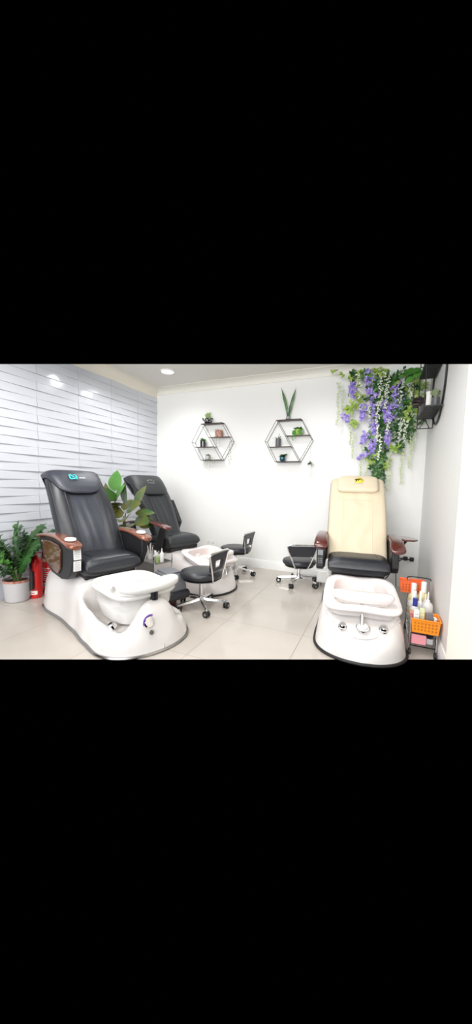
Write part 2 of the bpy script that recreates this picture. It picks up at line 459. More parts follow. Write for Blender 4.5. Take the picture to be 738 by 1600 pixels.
def chair(name_label, loc, ang, st, S1, fx, woodm, lea, kind, leg_back=.28, seat_s=.40, seat_hw=.265, ahw=.33):
    R = empty('pedicure_chair', name_label, 'chair', loc, math.radians(ang))
    b, rim = base_mesh(st, S1, fx)
    bo = b.build('base', MT['pearl'], R, ang=60)
    MB().tube(rim, .012, 6, closed=True).build('base_rim', MT['rubber'] if kind != 'A' else MT['steel'], bo)
    bk = Back(leg_back, 1)
    if kind == 'B': bk.narrow = .34
    # ---- tub
    b = MB()
    if st == 'open':
        c, A, B_ = .685, .285, .265; zt = .425; ti = -.03
        def rg(a, bb, z, e=.5, dx=0): return [Vector((x+dx, y, z+ti*(x-c)/A*.5)) for x, y in outline(c, a, bb, 56, e)]
        b.rings([rg(A*.60, B_*.62, .15, .7, -.01), rg(A*.80, B_*.84, .19, .6), rg(A*.93, B_*.94, .30, .52), rg(A*.96, B_*.96, .385), rg(A*1.03, B_*1.03, .395), rg(A*1.06, B_*1.06, .41), rg(A*1.05, B_*1.05, zt), rg(A*1.0, B_*1.0, zt+.006), rg(A*.93, B_*.93, zt),
                 rg(A*.89, B_*.89, .40), rg(A*.82, B_*.84, .28, .55), rg(A*.70, B_*.72, .215, .65), rg(A*.3, B_*.3, .20, .8)])
        tb = b.build('tub', MT['white'], R, ang=70)
        for l in (-.06, .05): MB().lathe([(.001, .012), (.018, .012), (.022, .006), (.022, 0)], (c-A*.80, l, .33), 14, Matrix.Rotation(PI/2-.2, 3, 'Y')).build('water_jet', MT['chrome'], tb)
        MB().lathe([(.001, .006), (.02, .006), (.024, .0)], (c+A*.63, .12, .30), 14, Matrix.Rotation(-PI/2, 3, 'Y')).build('drain_cover', MT['blackpl'], tb)
        pads, padz, k = .985, .472, -.9
        padm, pl, pr, ph = MT['white'], .265, .074, .045
    else:
        c, A, B_ = .5+.27*fx, .27*fx, .262 if kind == 'C' else .285; zt = .405; ti = -.10
        def rg(a, bb, z, e=.5, dx=0): return [Vector((x+dx, y*(1+.05*(x-c)/A), z+ti*(x-c)/A*.5+.012*math.cos(3*math.atan2(y, x-c)) * (1 if bb > B_*.9 else 0))) for x, y in outline(c, a, bb, 56, e)]
        b.rings([rg(A*.9, B_*.92, .33), rg(A*1.0, B_*1.0, zt-.03), rg(A*1.06, B_*1.07, zt-.022), rg(A*1.08, B_*1.09, zt-.008), rg(A*1.05, B_*1.06, zt+.006), rg(A*.9, B_*.95, zt+.012), rg(A*.78, B_*.80, zt+.004)], False, False)
        tb = b.build('tub_rim', MT['pinkrim'], R, ang=70)
        b = MB(); b.rings([rg(A*.78, B_*.80, zt+.004), rg(A*.75, B_*.77, zt-.02), rg(A*.68, B_*.70, .28, .55), rg(A*.55, B_*.60, .20, .65), rg(A*.2, B_*.2, .19, .8)], False, True)
        b.build('bowl', MT['pink'], tb, ang=70, recalc=True)
        MB().ell((c-A*.70, 0, .36), (.02, .05, .035), 14).build('water_inlet', MT['pinkrim'], tb)
        pads, padz, k = c+A*.72, .425, -.25
        padm, pl, pr, ph = MT['padpink'], .225, .058, .042
    # ---- foot pad
    b = MB(); rs = []
    for i in range(25):
        t = -1+2*i/24; e = max(.04, (1-abs(t)**5))**.45; l = t*pl
        cc = Vector((pads+k*l*l, l, padz+(.0 if st == 'open' else .25*l*l)))
        nn = 16
        rs.append([cc+Vector((pr*e*sup(2*PI*j/nn, .75), 0, ph*e*sus(2*PI*j/nn, .75))) for j in range(nn)])
    b.rings(rs); fp = b.build('footrest_pad', padm, R, ang=70)
    if st == 'open':
        MB().tube([(pads, 0, .36), (pads, 0, .43)], .03, 12).build('pad_support', MT['blackpl'], fp)
    else:
        MB().tube(arc([(pads+.005, .0, padz-.03), (pads+.035, .0, padz-.06), (pads+.07*fx, 0, .27), (pads+.09*fx, 0, .215)]), .014, 10).build('pad_support', MT['chrome'], fp)
    # ---- controls on the base
    if kind == 'A':
        q = MB().lathe([(.001, .03), (.028, .028), (.034, .01), (.038, 0)], (.82, -.255, .165), 18, Matrix.Rotation(.5, 3, 'X')).build('drain_knob', MT['chrome'], R)
        z = .175
        MB().lathe([(.001, .012), (.036, .011), (.044, 0)], (S1-.030, -.10, .235), 20, Matrix.Rotation(1.25, 3, 'Y') @ Matrix.Rotation(0, 3, 'X')).build('control_dial', MT['chrome'], R)
        MB().lathe([(.001, .010), (.016, .010), (.018, 0)], (S1+.0, -.10, .165), 16, Matrix.Rotation(1.35, 3, 'Y')).build('control_button', MT['steel'], R)
        b = MB()
        for kk in range(10):
            a = PI*.35+PI*.75*kk/9; b.ell((S1-.026+.0, -.10+.046*math.cos(a), .240+.046*math.sin(a)), (.006, .008, .008), 6)
        b.build('purple_sticker', MT['purple_ink'], R)
    else:
        dz = lambda s: lerp([(.92*fx, .29), (1.0*fx, .235), (S1-.05, .175)], s)
        sk = S1-.085
        for l, r_, nm, mm, ds in ((-.135, .026, 'control_knob', 'chrome', -.02), (.01, .036, 'control_dial', 'white', -.03), (.15, .026, 'control_knob', 'chrome', -.035)):
            s_ = sk+ds; z = dz(s_)-.012
            MB().lathe([(r_*1.25, 0), (r_*1.25, .012), (r_*1.05, .016), (r_*.95, .03), (r_*.7, .036), (.001, .036)], (s_, l, z), 20, Matrix.Rotation(.35, 3, 'Y')).build(nm, MT[mm], R)
            if mm == 'white':
                MB().lathe([(r_*1.4, 0), (r_*1.4, .012), (r_*1.2, .014), (.001, .014)], (s_, l, z-.002), 20, Matrix.Rotation(.35, 3, 'Y')).build('dial_ring', MT['chrome'], R)
        b = MB(); pts = []
        for i in range(21):
            t = -1+2*i/20; pts.append((S1-.055-.16*t*t, .27*t, dz(S1-.055-.16*t*t)+.0+(-.012 if abs(t) < .9 else -.02)))
        b.tube(pts, .006, 6).build('moulded_ridge', MT['pearl'], bo)
    # ---- seat and shroud
    b = MB(); b.prism([(-.40, .36), (-.44, .44), (-.30, .50), (.10, .50), (.34, .455), (.32, .40), (.0, .38)], -.235, .235, 'y')
    b.build('seat_shroud', MT['blackpl'], R, bevel=.012)
    se = seat_mesh(seat_hw, -.14, seat_s, .605, .175).build('seat_cushion', MT[lea], R, ang=70)
    for l in (-1, 1):
        b = MB(); b.tube([(s, l*seat_hw*.62, .605-.035*(1-(s+.14)/(seat_s+.14))+.012*math.sin(PI*min(1, (s+.14)/(seat_s+.14)*1.2))-.001) for s in [x*.04-.04 for x in range(9)]], .003, 5)
        b.build('seam', MT['blackpl'], se)
    # ---- backrest
    bko = bk.mesh().build('backrest', MT[lea], R, ang=75)
    if kind != 'C':
        b = MB()
        for l in (-1, 1):
            b.tube([bk.front(a, l*bk.W(a)*.56, .0005) for a in [x*.03+.05 for x in range(22)]], .0032, 5)
            b.tube([bk.front(a, l*bk.W(a)*.93, .001) for a in [x*.03+.05 for x in range(30)]], .0035, 5)
            if kind == 'A':
                b.tube([bk.front(a, l*(.055+.05*(a-.1)), .0005) for a in [x*.03+.08 for x in range(17)]], .003, 5)
        for a in (.66, ):
            b.tube([bk.front(a, l*.012, .001) for l in range(-12, 13)], .003, 5)
        if kind == 'B':
            b.tube([bk.front(a, 0.05*(1-a), .0005) for a in [x*.03+.08 for x in range(19)]], .0035, 5)
        b.build('back_seam', MT['blackpl'], bko)
        b = MB()     # loose inner lumbar panel with soft folds
        def lum(u, v):
            a = .10+.54*u; l = (2*v-1)*.13*(1-.05*math.sin(u*7)); w = .010*math.sin(PI*v)*math.sin(PI*u)+.004*math.sin(v*19+u*5)*math.sin(PI*v)*math.sin(PI*u)
            return bk.front(a, l, .002+w)
        b.grid(lum, 18, 16); b.build('lumbar_panel', MT['leather_soft'] if kind == 'A' else MT[lea], bko, ang=80)
    # ---- head cushion with its emblem
    if kind == 'A': hp = headpad(bk, .285, .64, .022, .10, .16, .34).build('head_cushion', MT['leather_soft'], R, ang=80)
    if kind == 'B': hp = headpad(bk, .30, .60, .018, .12, .2).build('head_cushion', MT['leather_b'], R, ang=80)
    def onpad(shapes, a0, l0, s_, off, m, nm, par):
        b = MB()
        for poly in shapes:
            vs = []
            for x, y in poly:
                a = a0+y*s_; l = l0+x*s_; c_, d_, N_ = bk.fr(a)
                F = .075*(1-min(1, abs(l)/bk.W(a)*.97)**5)**.4; vs.append(c_+Vector((0, l, 0))+N_*(F+.004+off))
            b.add(vs, [tuple(range(len(vs)))])
        return b.build(nm, m, par, solid=.002)
    def bar(x0, y0, x1, y1, w):
        d = Vector((x1-x0, y1-y0)); n_ = Vector((-d.y, d.x)).normalized()*w/2
        return [(x0+n_.x, y0+n_.y), (x1+n_.x, y1+n_.y), (x1-n_.x, y1-n_.y), (x0-n_.x, y0-n_.y)]
    if kind == 'A':
        sh = [bar(-2, 2, -2, -2, .9), bar(-2, -1.9, .6, -1.9, .9), bar(.2, 1.9, 2, 1.9, .9), bar(1.8, 2, 1.8, -1.0, .9), bar(-1.0, 1.3, 1.0, -1.2, .8), bar(-2, 2, -.6, 2, .8), bar(.9, -1.8, 2.1, -1.8, .8)]
        onpad(sh, .83, -.045, .017, .034, MT['cyan'], 'cyan_emblem', hp)
        onpad([bar(x, -.6, x, .6, .55) for x in (0, 1, 2, 3, 4)]+[bar(0, .5, 1, .5, .3), bar(2, -.5, 3, -.5, .3), bar(3, .5, 4, .5, .3)], .815, .015, .013, .034, MT['logow'], 'small_lettering', hp)
    if kind == 'B':
        sh = [bar(x, y, x+.5, y+1.3, .35) for x, y in ((-3, 0), (-1.6, .9), (0, 1.2), (1.4, .9), (2.8, 0))]+[bar(-3+i*.9, -1.3-.25*math.sin(i*.45), -2.4+i*.9, -1.3-.25*math.sin(i*.45), .55) for i in range(7)]
        onpad(sh, .80, .0, .019, .026, MT['logog'], 'stitched_emblem', hp)
    if kind == 'C':
        # cloth cover draped over the whole back
        def cov(u, v):
            a = -.02+1.02*u; w = bk.hw*(1.05-.02*u); l = (2*v-1)*w; c_, d_, N_ = bk.fr(max(a, .0)); q = min(1, abs(l)/(w))
            if a < 0: c_ = c_+d_*a*.6
            F = .085*(1-q**8)**.4
            wr = .006*math.sin(v*23+3*math.sin(u*9))*math.sin(PI*v)*(.35+.65*(1-u))+.004*math.sin(u*31+v*7)*math.sin(PI*v)
            low = .02*math.sin(v*11) if u < .02 else 0
            return c_+Vector((0, l, 0))+N_*(F+.006+wr)+Vector((.012*math.sin(v*13), 0, -.01*math.sin(v*9)))*(1-u)**6
        b = MB(); b.grid(cov, 40, 36)
        def covtop(u, v):
            w = bk.hw*(1.03-.03*u); l = (2*v-1)*w; c_, d_, N_ = bk.fr(1); q = min(1, abs(l)/w); F = .085*(1-q**8)**.4+.006
            an = PI*min(1, u*1.6); z = max(0, u-.625)*.5
            return c_+Vector((0, l, 0))+N_*math.cos(an)*F+d_*(math.sin(an)*.03-z)
        b.grid(covtop, 14, 36)
        cv = b.build('back_cover', MT['cream'], R, ang=80, solid=.004)
        b = MB()
        for l in (-.145, .145):
            b.tube([cov((a+.02)/1.02, .5+l/(2*bk.hw*1.03))+Vector((.003, 0, .002)) for a in [x*.03+.04 for x in range(21)]], .0028, 5)
        b.tube([cov(.62, .5+l*.0145/(2*bk.hw*1.04))+Vector((.003, 0, .002)) for l in range(-9, 10)], .003, 5)
        b.build('cover_seam', MT['creamp'], cv)
        b = MB(); rs = []
        c_, d_, N_ = bk.fr(.83)
        for i in range(27):
            t = -1+2*i/26; e = max(.03, 1-abs(t)**6)**.4; l = t*.215; n_ = 24
            rs.append([c_+Vector((0, l, 0))+N_*(.108+.034*e*sup(2*PI*j/n_, .6))+d_*(-.005+.125*(.55+.45*e)*sus(2*PI*j/n_, .55)*(1 if e > .1 else .8)) for j in range(n_)])
        b.rings(rs); hp = b.build('head_cushion', MT['creamp'], R, ang=75)
        def disc(cx, cy, r): return [(cx+r*math.cos(2*PI*i/24), cy+r*math.sin(2*PI*i/24)) for i in range(24)]
        def flat(polys, off, m, nm):
            b = MB()
            for poly in polys: b.add([c_+N_*(.1435+off)+Vector((0, x, 0))+d_*y for x, y in poly], [tuple(range(len(poly)))])
            b.build(nm, m, hp, solid=.0015)
        flat([disc(.012, .02, .046)], 0, MT['yellow'], 'yellow_emblem')
        flat([[(-.038, .034), (-.02, .044), (.0, .040), (.026, .044), (.034, .036), (.010, .030), (-.012, .032), (-.02, .026)], [(-.012, .034), (-.003, .034), (-.016, .002), (-.030, .0), (-.028, .008)], [(.004, .032), (.012, .030), (.008, .012), (-.004, .006)]], .002, MT['blackpl'], 'black_swoosh')
        flat([bar(-.045+.013*i, -.030, -.037+.013*i, -.030, .006) for i in range(8)], 0, MT['potgrey'], 'small_lettering')
        flat([[(-.0 , 0)]*3], 0, MT['potgrey'], 'unused') if False else None
    # ---- arms
    for sd in (-1, 1):
        up = (kind == 'B' and sd == 1)
        wide = .052
        A_ = empty_child('armrest', R, (0, 0, 0))
        if not up:
            if kind == 'C': path = [(-.36, .71), (-.2, .75), (0, .755), (.16, .74), (.27, .70), (.31, .665)]
            else: path = [(-.50, .70), (-.36, .735), (-.15, .76), (.08, .765), (.26, .745), (.40, .715)]
            P = arc([(x, 0, z) for x, z in path], 6); rs = []
            for i, p_ in enumerate(P):
                t = i/(len(P)-1); e = 1
                ww = wide*(.72+.55*min(1, t*1.3))*(1 if kind != 'C' else 1.0)
                if t > .9: ww *= math.sqrt(max(.25, 1-((t-.9)/.115)**2))
                if t < .08: ww *= .55+.45*(t/.08)
                th = .017
                ring = [p_+Vector((0, sd*(ahw+.012)+ww*sup(2*PI*j/16, .6), th*sus(2*PI*j/16, .6))) for j in range(16)]
                rs.append(ring)
            MB().rings(rs).build('arm_top', woodm, A_, ang=60)
            # black body under the top
            lo = (-.42, .46); b = MB()
            if kind == 'C':
                pts = [(-.30, .69), (-.30, .5), (-.1, .45), (.22, .45), (.26, .50), (.255, .66), (.18, .70), (0, .725), (-.2, .72)]
            else:
                pts = [(-.44, .70), (-.40, .60), (-.30, .50), (-.12, .42), (.10, .40), (.22, .42), (.30, .48), (.36, .60), (.36, .705), (.26, .73), (.08, .75), (-.15, .745), (-.36, .72)]
            if kind == 'B':
                b.prism([(-.40, .71), (-.36, .56), (-.20, .46), (.10, .42), (.24, .44), (.33, .70), (.24, .73), (.16, .52), (.05, .50), (-.16, .54), (-.28, .62), (-.30, .73)], sd*(ahw-.025), sd*(ahw+.02), 'y')
            else: b.prism(pts, sd*(ahw-.035), sd*(ahw+.03), 'y')
            b.build('arm_body', MT['blackpl'], A_, bevel=.01)
            if kind == 'A':
                b = MB(); b.prism([(-.30, .70), (-.285, .56), (-.20, .50), (.0, .445), (.06, .44), (.12, .50), (.135, .66), (.08, .70), (-.1, .715)], sd*(ahw+.028), sd*(ahw+.046), 'y')
                b.build('side_panel', MT['wood_panel'] if kind == 'A' else MT['wood_dark'], A_, bevel=.008)
                MB().lathe([(.001, .008), (.012, .006), (.014, 0)], (-.345, sd*(ahw+.03), .68), 14, Matrix.Rotation(-sd*PI/2, 3, 'X')).build('bolt_cap', MT['chrome'], A_)
            if kind == 'A':
                MB().lathe([(.001, .010), (.034, .010), (.043, .014), (.046, .004), (.040, 0)], (.27, sd*(ahw+.012), .763), 24, Matrix.Rotation(.15, 3, 'Y')).build('cup_dish', MT['white'], A_)
                if sd == -1:
                    b = MB()
                    for px_, pz_, rr_ in ((.372, .655, -.05), (.368, .56, .04)):
                        pp = MB().box((px_, -ahw, pz_), (.004, .06, .085), Matrix.Rotation(rr_, 3, 'Y')).build('paper_label', MT['labelw'], A_)
                        for q in range(5): MB().box((px_+.0035, -ahw, pz_+.03-q*.014), (.002, .044, .004)).build('printed_line', MT['logog'], pp)
            if kind == 'C' and sd == -1:
                # hand controller in its holder on the outer front of the arm
                rc = MB().prism([(.30, .655), (.30, .50), (.32, .45), (.345, .48), (.335, .655)], -(ahw+.045), -(ahw-.025), 'y').build('remote_control', MT['blackpl'], R, bevel=.01)
                MB().box((.338, -ahw-.010, .62), (.006, .048, .05)).build('display', MT['screen'], rc)
                b = MB()
                for qi in range(3):
                    for qj in range(3): b.box((.342, -ahw-.010+(qj-1)*.015, .56-qi*.018), (.006, .009, .008))
                b.build('button', MT['screen'], rc)
            if kind == 'C' and sd == 1:
                tr = MB(); pts = [(-.10, 0), (-.085, .10), (-.02, .15), (.10, .16), (.155, .12), (.16, .03), (.10, -.01)]
                tr.prism([(x-.12, y+ahw+.075) for x, y in pts], .735, .753, 'z'); tro = tr.build('side_tray', MT['wood_dark'], R, bevel=.006)
                MB().tube(arc([(.0, ahw+.03, .62), (-.04, ahw+.09, .66), (-.06, ahw+.14, .735)]), .012, 8).build('tray_arm', MT['blackpl'], tro)
        else:
            b = MB(); b.prism([(-.30, .60), (-.10, .58), (-.04, .72), (-.12, .86), (-.22, 1.02), (-.30, 1.0), (-.26, .86), (-.22, .74)], ahw-.06, ahw-.005, 'y')
            b.build('arm_body', MT['blackpl'], A_, bevel=.012)
            MB().tube([(-.27, ahw-.03, .99), (-.13, ahw-.03, .80)], .033, 10).build('arm_pad', MT['leather'], A_)
    return R
def empty_child(name, par, loc):
    o = bpy.data.objects.new(name, None); COL.objects.link(o); o.parent = par; o.location = loc; o.empty_display_size = .05; return o

chair('black leather pedicure chair with cyan emblem on its head cushion, white foot basin in front', (-2.502, 2.294, 0), -17.8, 'open', 1.10, 1, MT['wood'], 'leather', 'A', .30, .40, .262, .32)
chair('black leather pedicure chair in the corner with grey stitched emblem and pink foot basin', (-2.605, 3.602, 0), -13.3, 'deck', 1.05, .96, MT['wood_dark'], 'leather_b', 'B', .31, .36, .265, .31)
chair('pedicure chair with cream back cover and yellow emblem, pale pink basin, black seat', (-.216, 3.571, 0), -83, 'deck', 1.165, 1.03, MT['wood_dark'], 'leather', 'C', .285, .42, .275, .335)

# ------------------------------------------------------------------ stools
def stool(label, x, y, back_ang, sh, base_ang, hole=True):
    R = empty('rolling_stool', label, 'stool', (x, y, 0), back_ang, 'low black pedicure stools on chrome five star bases')
    MB().lathe([(.001, 0), (.17, 0), (.205, .012), (.215, .035), (.205, .062), (.17, .075), (.08, .079), (.001, .080)], (0, 0, sh-.08), 40).build('seat', MT['leather'], R, ang=60)
    MB().lathe([(.08, -.004), (.175, -.004), (.188, .006), (.18, .012), (.08, .012)], (0, 0, sh-.098), 32, c0=False, c1=False).build('seat_ring', MT['chrome'], R)
    MB().box((0, 0, sh-.105), (.16, .10, .022)).build('mechanism', MT['blackpl'], R, bevel=.004)
    MB().lathe([(.030, .07), (.030, .13), (.019, .135), (.019, sh-.11)], n=16).build('column', MT['chrome'], R)
    # V frame holding the back pad
    b = MB(); w = .185; zt = sh+.20
    pts = arc([(.03, -.04, sh-.10), (.13, -.05, sh-.098), (.185, -.085, sh-.07), (.205, -w*.95, zt-.04), (.21, -w+.012, zt-.008), (.212, -w+.04, zt+.004)], 5)
    pts2 = [Vector((p.x, -p.y, p.z)) for p in reversed(pts)]
    b.tube(pts+pts2, .0095, 8); b.build('back_frame', MT['chrome'], R)
    b = MB(); th = .022
    o = [(-w+.02, zt-.012), (w-.02, zt-.012), (w-.012, zt-.035), (w-.05, zt-.145), (-w+.05, zt-.145), (-w+.012, zt-.035)]
    xx = lambda z: .203+(z-zt)*.12
    if hole:
        hi = [(-.06, zt-.085), (.06, zt-.085), (.05, zt-.155), (-.05, zt-.155)]
        O = [(-w+.018, zt-.012), (w-.018, zt-.012), (w-.045, zt-.185), (-w+.045, zt-.185)]
        vs = []
        for s_ in (-th/2, th/2):
            vs += [(xx(z)+s_, y_, z) for y_, z in O]; vs += [(xx(z)+s_, y_, z) for y_, z in hi]
        fs = []
        for k in range(4):
            j = (k+1) % 4
            fs += [(k, j, 4+j, 4+k), (8+k, 12+k, 12+j, 8+j), (k, 8+k, 8+j, j), (4+k, 4+j, 12+j, 12+k)]
        b.add(vs, fs)
    else:
        b.rings([[Vector((xx(z)+s_, y_, z)) for y_, z in o] for s_ in (-th/2, th/2)])
    b.build('backrest', MT['leather'], R, bevel=.008)
    for k in range(5):
        a = base_ang+2*PI*k/5; c, s_ = math.cos(a), math.sin(a)
        L = .245
        b = MB(); rs = []
        for t in (0, .35, .7, 1):
            r = .02+L*t; z = .098-.03*t; h = .014-.005*t; w2 = .016-.005*t
            rs.append([Vector((c*r-s_*dy, s_*r+c*dy, z+dz)) for dy, dz in ((-w2, -h), (w2, -h), (w2*.6, h), (-w2*.6, h))])
        b.rings(rs); lg = b.build('leg', MT['chrome'], R, bevel=.003)
        cx, cy = c*(L+.012), s_*(L+.012); ca = a+1.1+.7*k
        b = MB(); Rm = Matrix.Rotation(ca, 3, 'Z') @ Matrix.Rotation(PI/2, 3, 'X')
        for off in (-.016, .016):
            p = Vector((cx, cy, .032))+Matrix.Rotation(ca, 3, 'Z') @ Vector((0, off, 0))
            b.lathe([(.001, -.010), (.026, -.010), (.032, -.006), (.032, .006), (.026, .010), (.001, .010)], p, 18, Rm)
        wh = b.build('caster', MT['rubber'], lg)
        b = MB(); b.tube([(cx, cy, .035), (cx, cy, .08)], .008, 8)
        p = Vector((cx, cy, .032)); b.lathe([(.001, -.006), (.014, -.006), (.014, .006), (.001, .006)], p, 12, Rm)
        p2 = p+Matrix.Rotation(ca, 3, 'Z') @ Vector((0, -.026, 0)); b.lathe([(.001, -.002), (.014, -.002), (.014, .002), (.001, .002)], p2, 12, Rm)
        p2 = p+Matrix.Rotation(ca, 3, 'Z') @ Vector((0, .026, 0)); b.lathe([(.001, -.002), (.014, -.002), (.014, .002), (.001, .002)], p2, 12, Rm)
        b.build('caster_hub', MT['steel'], wh)
    return R
stool('black round stool with chrome frame in front of the pink foot basin, nearest stool', -1.625, 2.82, math.radians(-2), .40, .45)
stool('black round stool with open-holed back pad standing by the back wall socket', -1.83, 4.12, math.radians(-2), .41, .2)
stool('black stool seen from behind, beside the chair with the cream cover', -.93, 4.12, math.radians(-68), .335, .75, hole=False)

# ------------------------------------------------------------------ lights
def area(n, loc, size, power, rot=(0, 0, 0), col=(1, .98, .95)):
    l = bpy.data.lights.new(n, 'AREA'); l.shape = 'RECTANGLE'; l.size, l.size_y = size; l.energy = power; l.color = col
    o = bpy.data.objects.new(n, l); COL.objects.link(o); o.location = loc; o.rotation_euler = rot; return o
area('overhead_fill', (-1.6, 1.6, 2.78), (2.6, 1.2), 50)  # added overhead fill lamp, no real fitting behind it
area('overhead_fill_front', (-1.2, -.6, 2.6), (3, 1.5), 60, (math.radians(40), 0, 0))  # added fill above the camera, tilted towards the back wall
area('behind_camera_fill', (-.8, -4.2, 1.7), (5, 2.6), 300, (math.radians(88), 0, 0), (.97, .98, 1))  # added broad frontal fill far behind the camera, not a real window
for i, (x, y) in enumerate(((-2.86, 3.93), (-.9, 3.6), (-2.89, 3.30), (-2.6, 2.0), (-.6, 2.2))):
    l = bpy.data.lights.new('downlight', 'SPOT'); l.energy = 29; l.spot_size = math.radians(150); l.spot_blend = .8; l.shadow_soft_size = .08
    o = bpy.data.objects.new('downlight', l); COL.objects.link(o); o.location = (x, y, ZC-.03)

w = bpy.data.worlds.new('world'); sc.world = w; w.use_nodes = True
w.node_tree.nodes['Background'].inputs['Color'].default_value = (0, 0, 0, 1)
sc.view_settings.view_transform = 'Standard'; sc.view_settings.look = 'None'
sc.view_settings.exposure = .22
try:
    sc.cycles.use_denoising = True; sc.cycles.max_bounces = 8
except Exception: pass
#PART2
# ------------------------------------------------------------------ hexagonal wall shelves
def hexshelf(label, cx, cz, a, h):
    R = empty('hexagonal_wall_shelf', label, 'shelf', (cx, YB, cz)); ht = a*.52; dp = .115
    P = [(-ht, h), (ht, h), (a, 0), (ht, -h), (-ht, -h), (-a, 0)]
    for y in (-.008, -dp):
        b = MB(); b.tube([(x, y, z) for x, z in P], .0034, 6, closed=True)
        b.build('wire_frame', MT['black'], R)
        b = MB(); b.tube([(-ht, y, h), (ht, y, -h)], .003, 6); b.build('diagonal_bar', MT['black'], R)
    for x, z in P:
        MB().tube([(x, -.008, z), (x, -dp, z)], .003, 6).build('cross_rod', MT['black'], R)
    rt = lambda z: a-(abs(z)/h)*(a-ht); dg = lambda z: -z*ht/h
    for x0, x1, z in ((-ht, ht, h-.004), (dg(.24*h), rt(.24*h), .24*h), (-rt(-.27*h), dg(-.27*h), -.27*h), (-ht, ht, -h+.004)):
        MB().box(((x0+x1)/2, -dp/2-.004, z), (x1-x0-.004, dp-.016, .006)).build('shelf_board', MT['shelfwood'], R)
    return R
C2, C1 = (-1.252, 1.888, .335, .292), (-2.472, 1.914, .348, .282)
hexshelf('black wire hexagonal wall shelf on the left, holding the teapot planter on top', *C1)
hexshelf('black wire hexagonal wall shelf nearer the flowers, with tall snake plant cutting on top', *C2)
YS = YB-.062
def tuft(b, p, n, L, W, spread, up=1, curl=.25, seed=0):
    r = random.Random(seed)
    for i in range(n):
        a = r.uniform(0, 2*PI); s_ = r.uniform(.15, 1)*spread
        d = Vector((math.cos(a)*s_, math.sin(a)*s_*.6, up*(1-s_*.3)))
        b.leaf(Vector(p)+Vector((math.cos(a)*.006, math.sin(a)*.006, 0)), d, (-math.cos(a), -math.sin(a), .6), L*r.uniform(.7, 1.1), W, curl)
    return b
def string_plant(b, p0, length, r, step=.016, size=.011, sway=.01):
    p = Vector(p0); n = int(length/step); pts = []
    for i in range(n):
        q = p+Vector((math.sin(i*.5)*sway*.6, math.cos(i*.4)*.004, -i*step)); pts.append(q)
        if i: b.leaf(q, (r.uniform(-1, 1), r.uniform(-.6, .2), r.uniform(-.6, .3)), (0, -1, .3), size*r.uniform(.8, 1.3), size*.8, .2, n=3)
    if len(pts) > 1: b.tube(pts, .0012, 4)
rr = random.Random(5)
# --- left hexagon
zt = C1[1]+C1[3]+.002
t = empty('teapot_planter', 'black spotted teapot used as planter on top of the left hexagonal shelf', 'planter', (-2.57, YS, zt))
tp = MB().lathe([(.032, 0), (.045, .012), (.055, .04), (.053, .07), (.038, .085), (.030, .088)], n=24).build('teapot_body', MT['blackglz'], t)
MB().tube(arc([(-.045, 0, .045), (-.07, 0, .06), (-.078, 0, .085), (-.09, 0, .095)]), [.012]*12+[.008]*7, 8).build('spout', MT['blackglz'], t)
MB().tube(arc([(.045, 0, .075), (.078, 0, .085), (.088, 0, .055), (.07, 0, .025), (.05, 0, .02)]), .007, 8).build('handle', MT['blackglz'], t)
for i in range(9):
    a = -PI/2+(i-4)*.32; z = .03+.028*(i % 2)+.004*i % .01
    MB().ell((.0555*math.cos(a), .0555*math.sin(a), z), (.006, .003, .006), 8).build('white_spot', MT['labelw'], tp)
b = MB(); tuft(b, (-.015, 0, .08), 16, .085, .022, .5, 1.2, .05, 3); tuft(b, (.02, 0, .08), 12, .11, .02, .55, 1.3, .05, 4); b.build('succulent', MT['succ'], t)
z = C1[1]+.24*C1[3]+.004
t = empty('marbled_pot', 'red marbled square pot on the upper right board of the left hexagonal shelf', 'plant pot', (-2.36, YS, z))
b = MB(); b.prism([(-.05, -.038), (.05, -.038), (.05, .038), (-.05, .038)], 0, .105, 'z'); b.build('pot', MT['terra'], t, bevel=.01)
b = MB(); r = random.Random(9)
for i in range(60): b.leaf((r.uniform(-.06, .05), r.uniform(-.04, .03), .105+r.uniform(-.03, .02)), (r.uniform(-1, 1), -.5, r.uniform(-.6, .7)), (0, -.3, 1), .02, .014, n=3)
for x, L in ((-.055, .10), (-.02, .19), (.035, .16), (.06, .05)): string_plant(b, (x, -.042, .10), L+.1, r)
b.build('trailing_leaves', MT['leafg'], t)
z = C1[1]-.27*C1[3]+.004
t = empty('fluted_pot_plant', 'fluted black pot with bushy green plant on lower left board of left hexagonal shelf', 'potted plant', (-2.645, YS, z))
MB().lathe([(.034, 0), (.043, .004), (.045, .09), (.039, .09), (.038, .078), (.001, .078)], n=20).build('pot', MT['blackglz'], t, ang=15)
b = MB(); tuft(b, (0, 0, .08), 46, .065, .022, 1.2, .9, .3, 6); b.build('foliage', MT['leafm'], t)
z = C1[1]-C1[3]+.010
t = empty('trailing_plant', 'pale trailing plant on the bottom board of the left hexagonal shelf', 'potted plant', (-2.555, YS, z))
MB().lathe([(.028, 0), (.036, .004), (.038, .06), (.033, .06), (.032, .052), (.001, .052)], n=18).build('pot', MT['potgrey'], t)
b = MB(); r = random.Random(12); tuft(b, (0, 0, .055), 34, .045, .018, 1.3, .8, .5, 8)
for x, L in ((-.05, .14), (-.02, .17), (.03, .13), (.07, .18), (.11, .12), (.15, .1)): string_plant(b, (x, -.05, .03), L, r, .014, .012)
b.build('trailing_leaves', MT['leafg'], t)
t = empty('string_of_hearts', 'thin trailing vine of tiny leaves hanging off the right tip of the left hexagonal shelf', 'plant', (-2.124, YB-.115, C1[1]))
b = MB(); r = random.Random(15)
for x, L, z in ((-.035, .36, -.005), (.0, .30, .0)): string_plant(b, (x, -.004, z), L, r, .020, .015, .014)
b.build('vine', MT['leafg'], t)
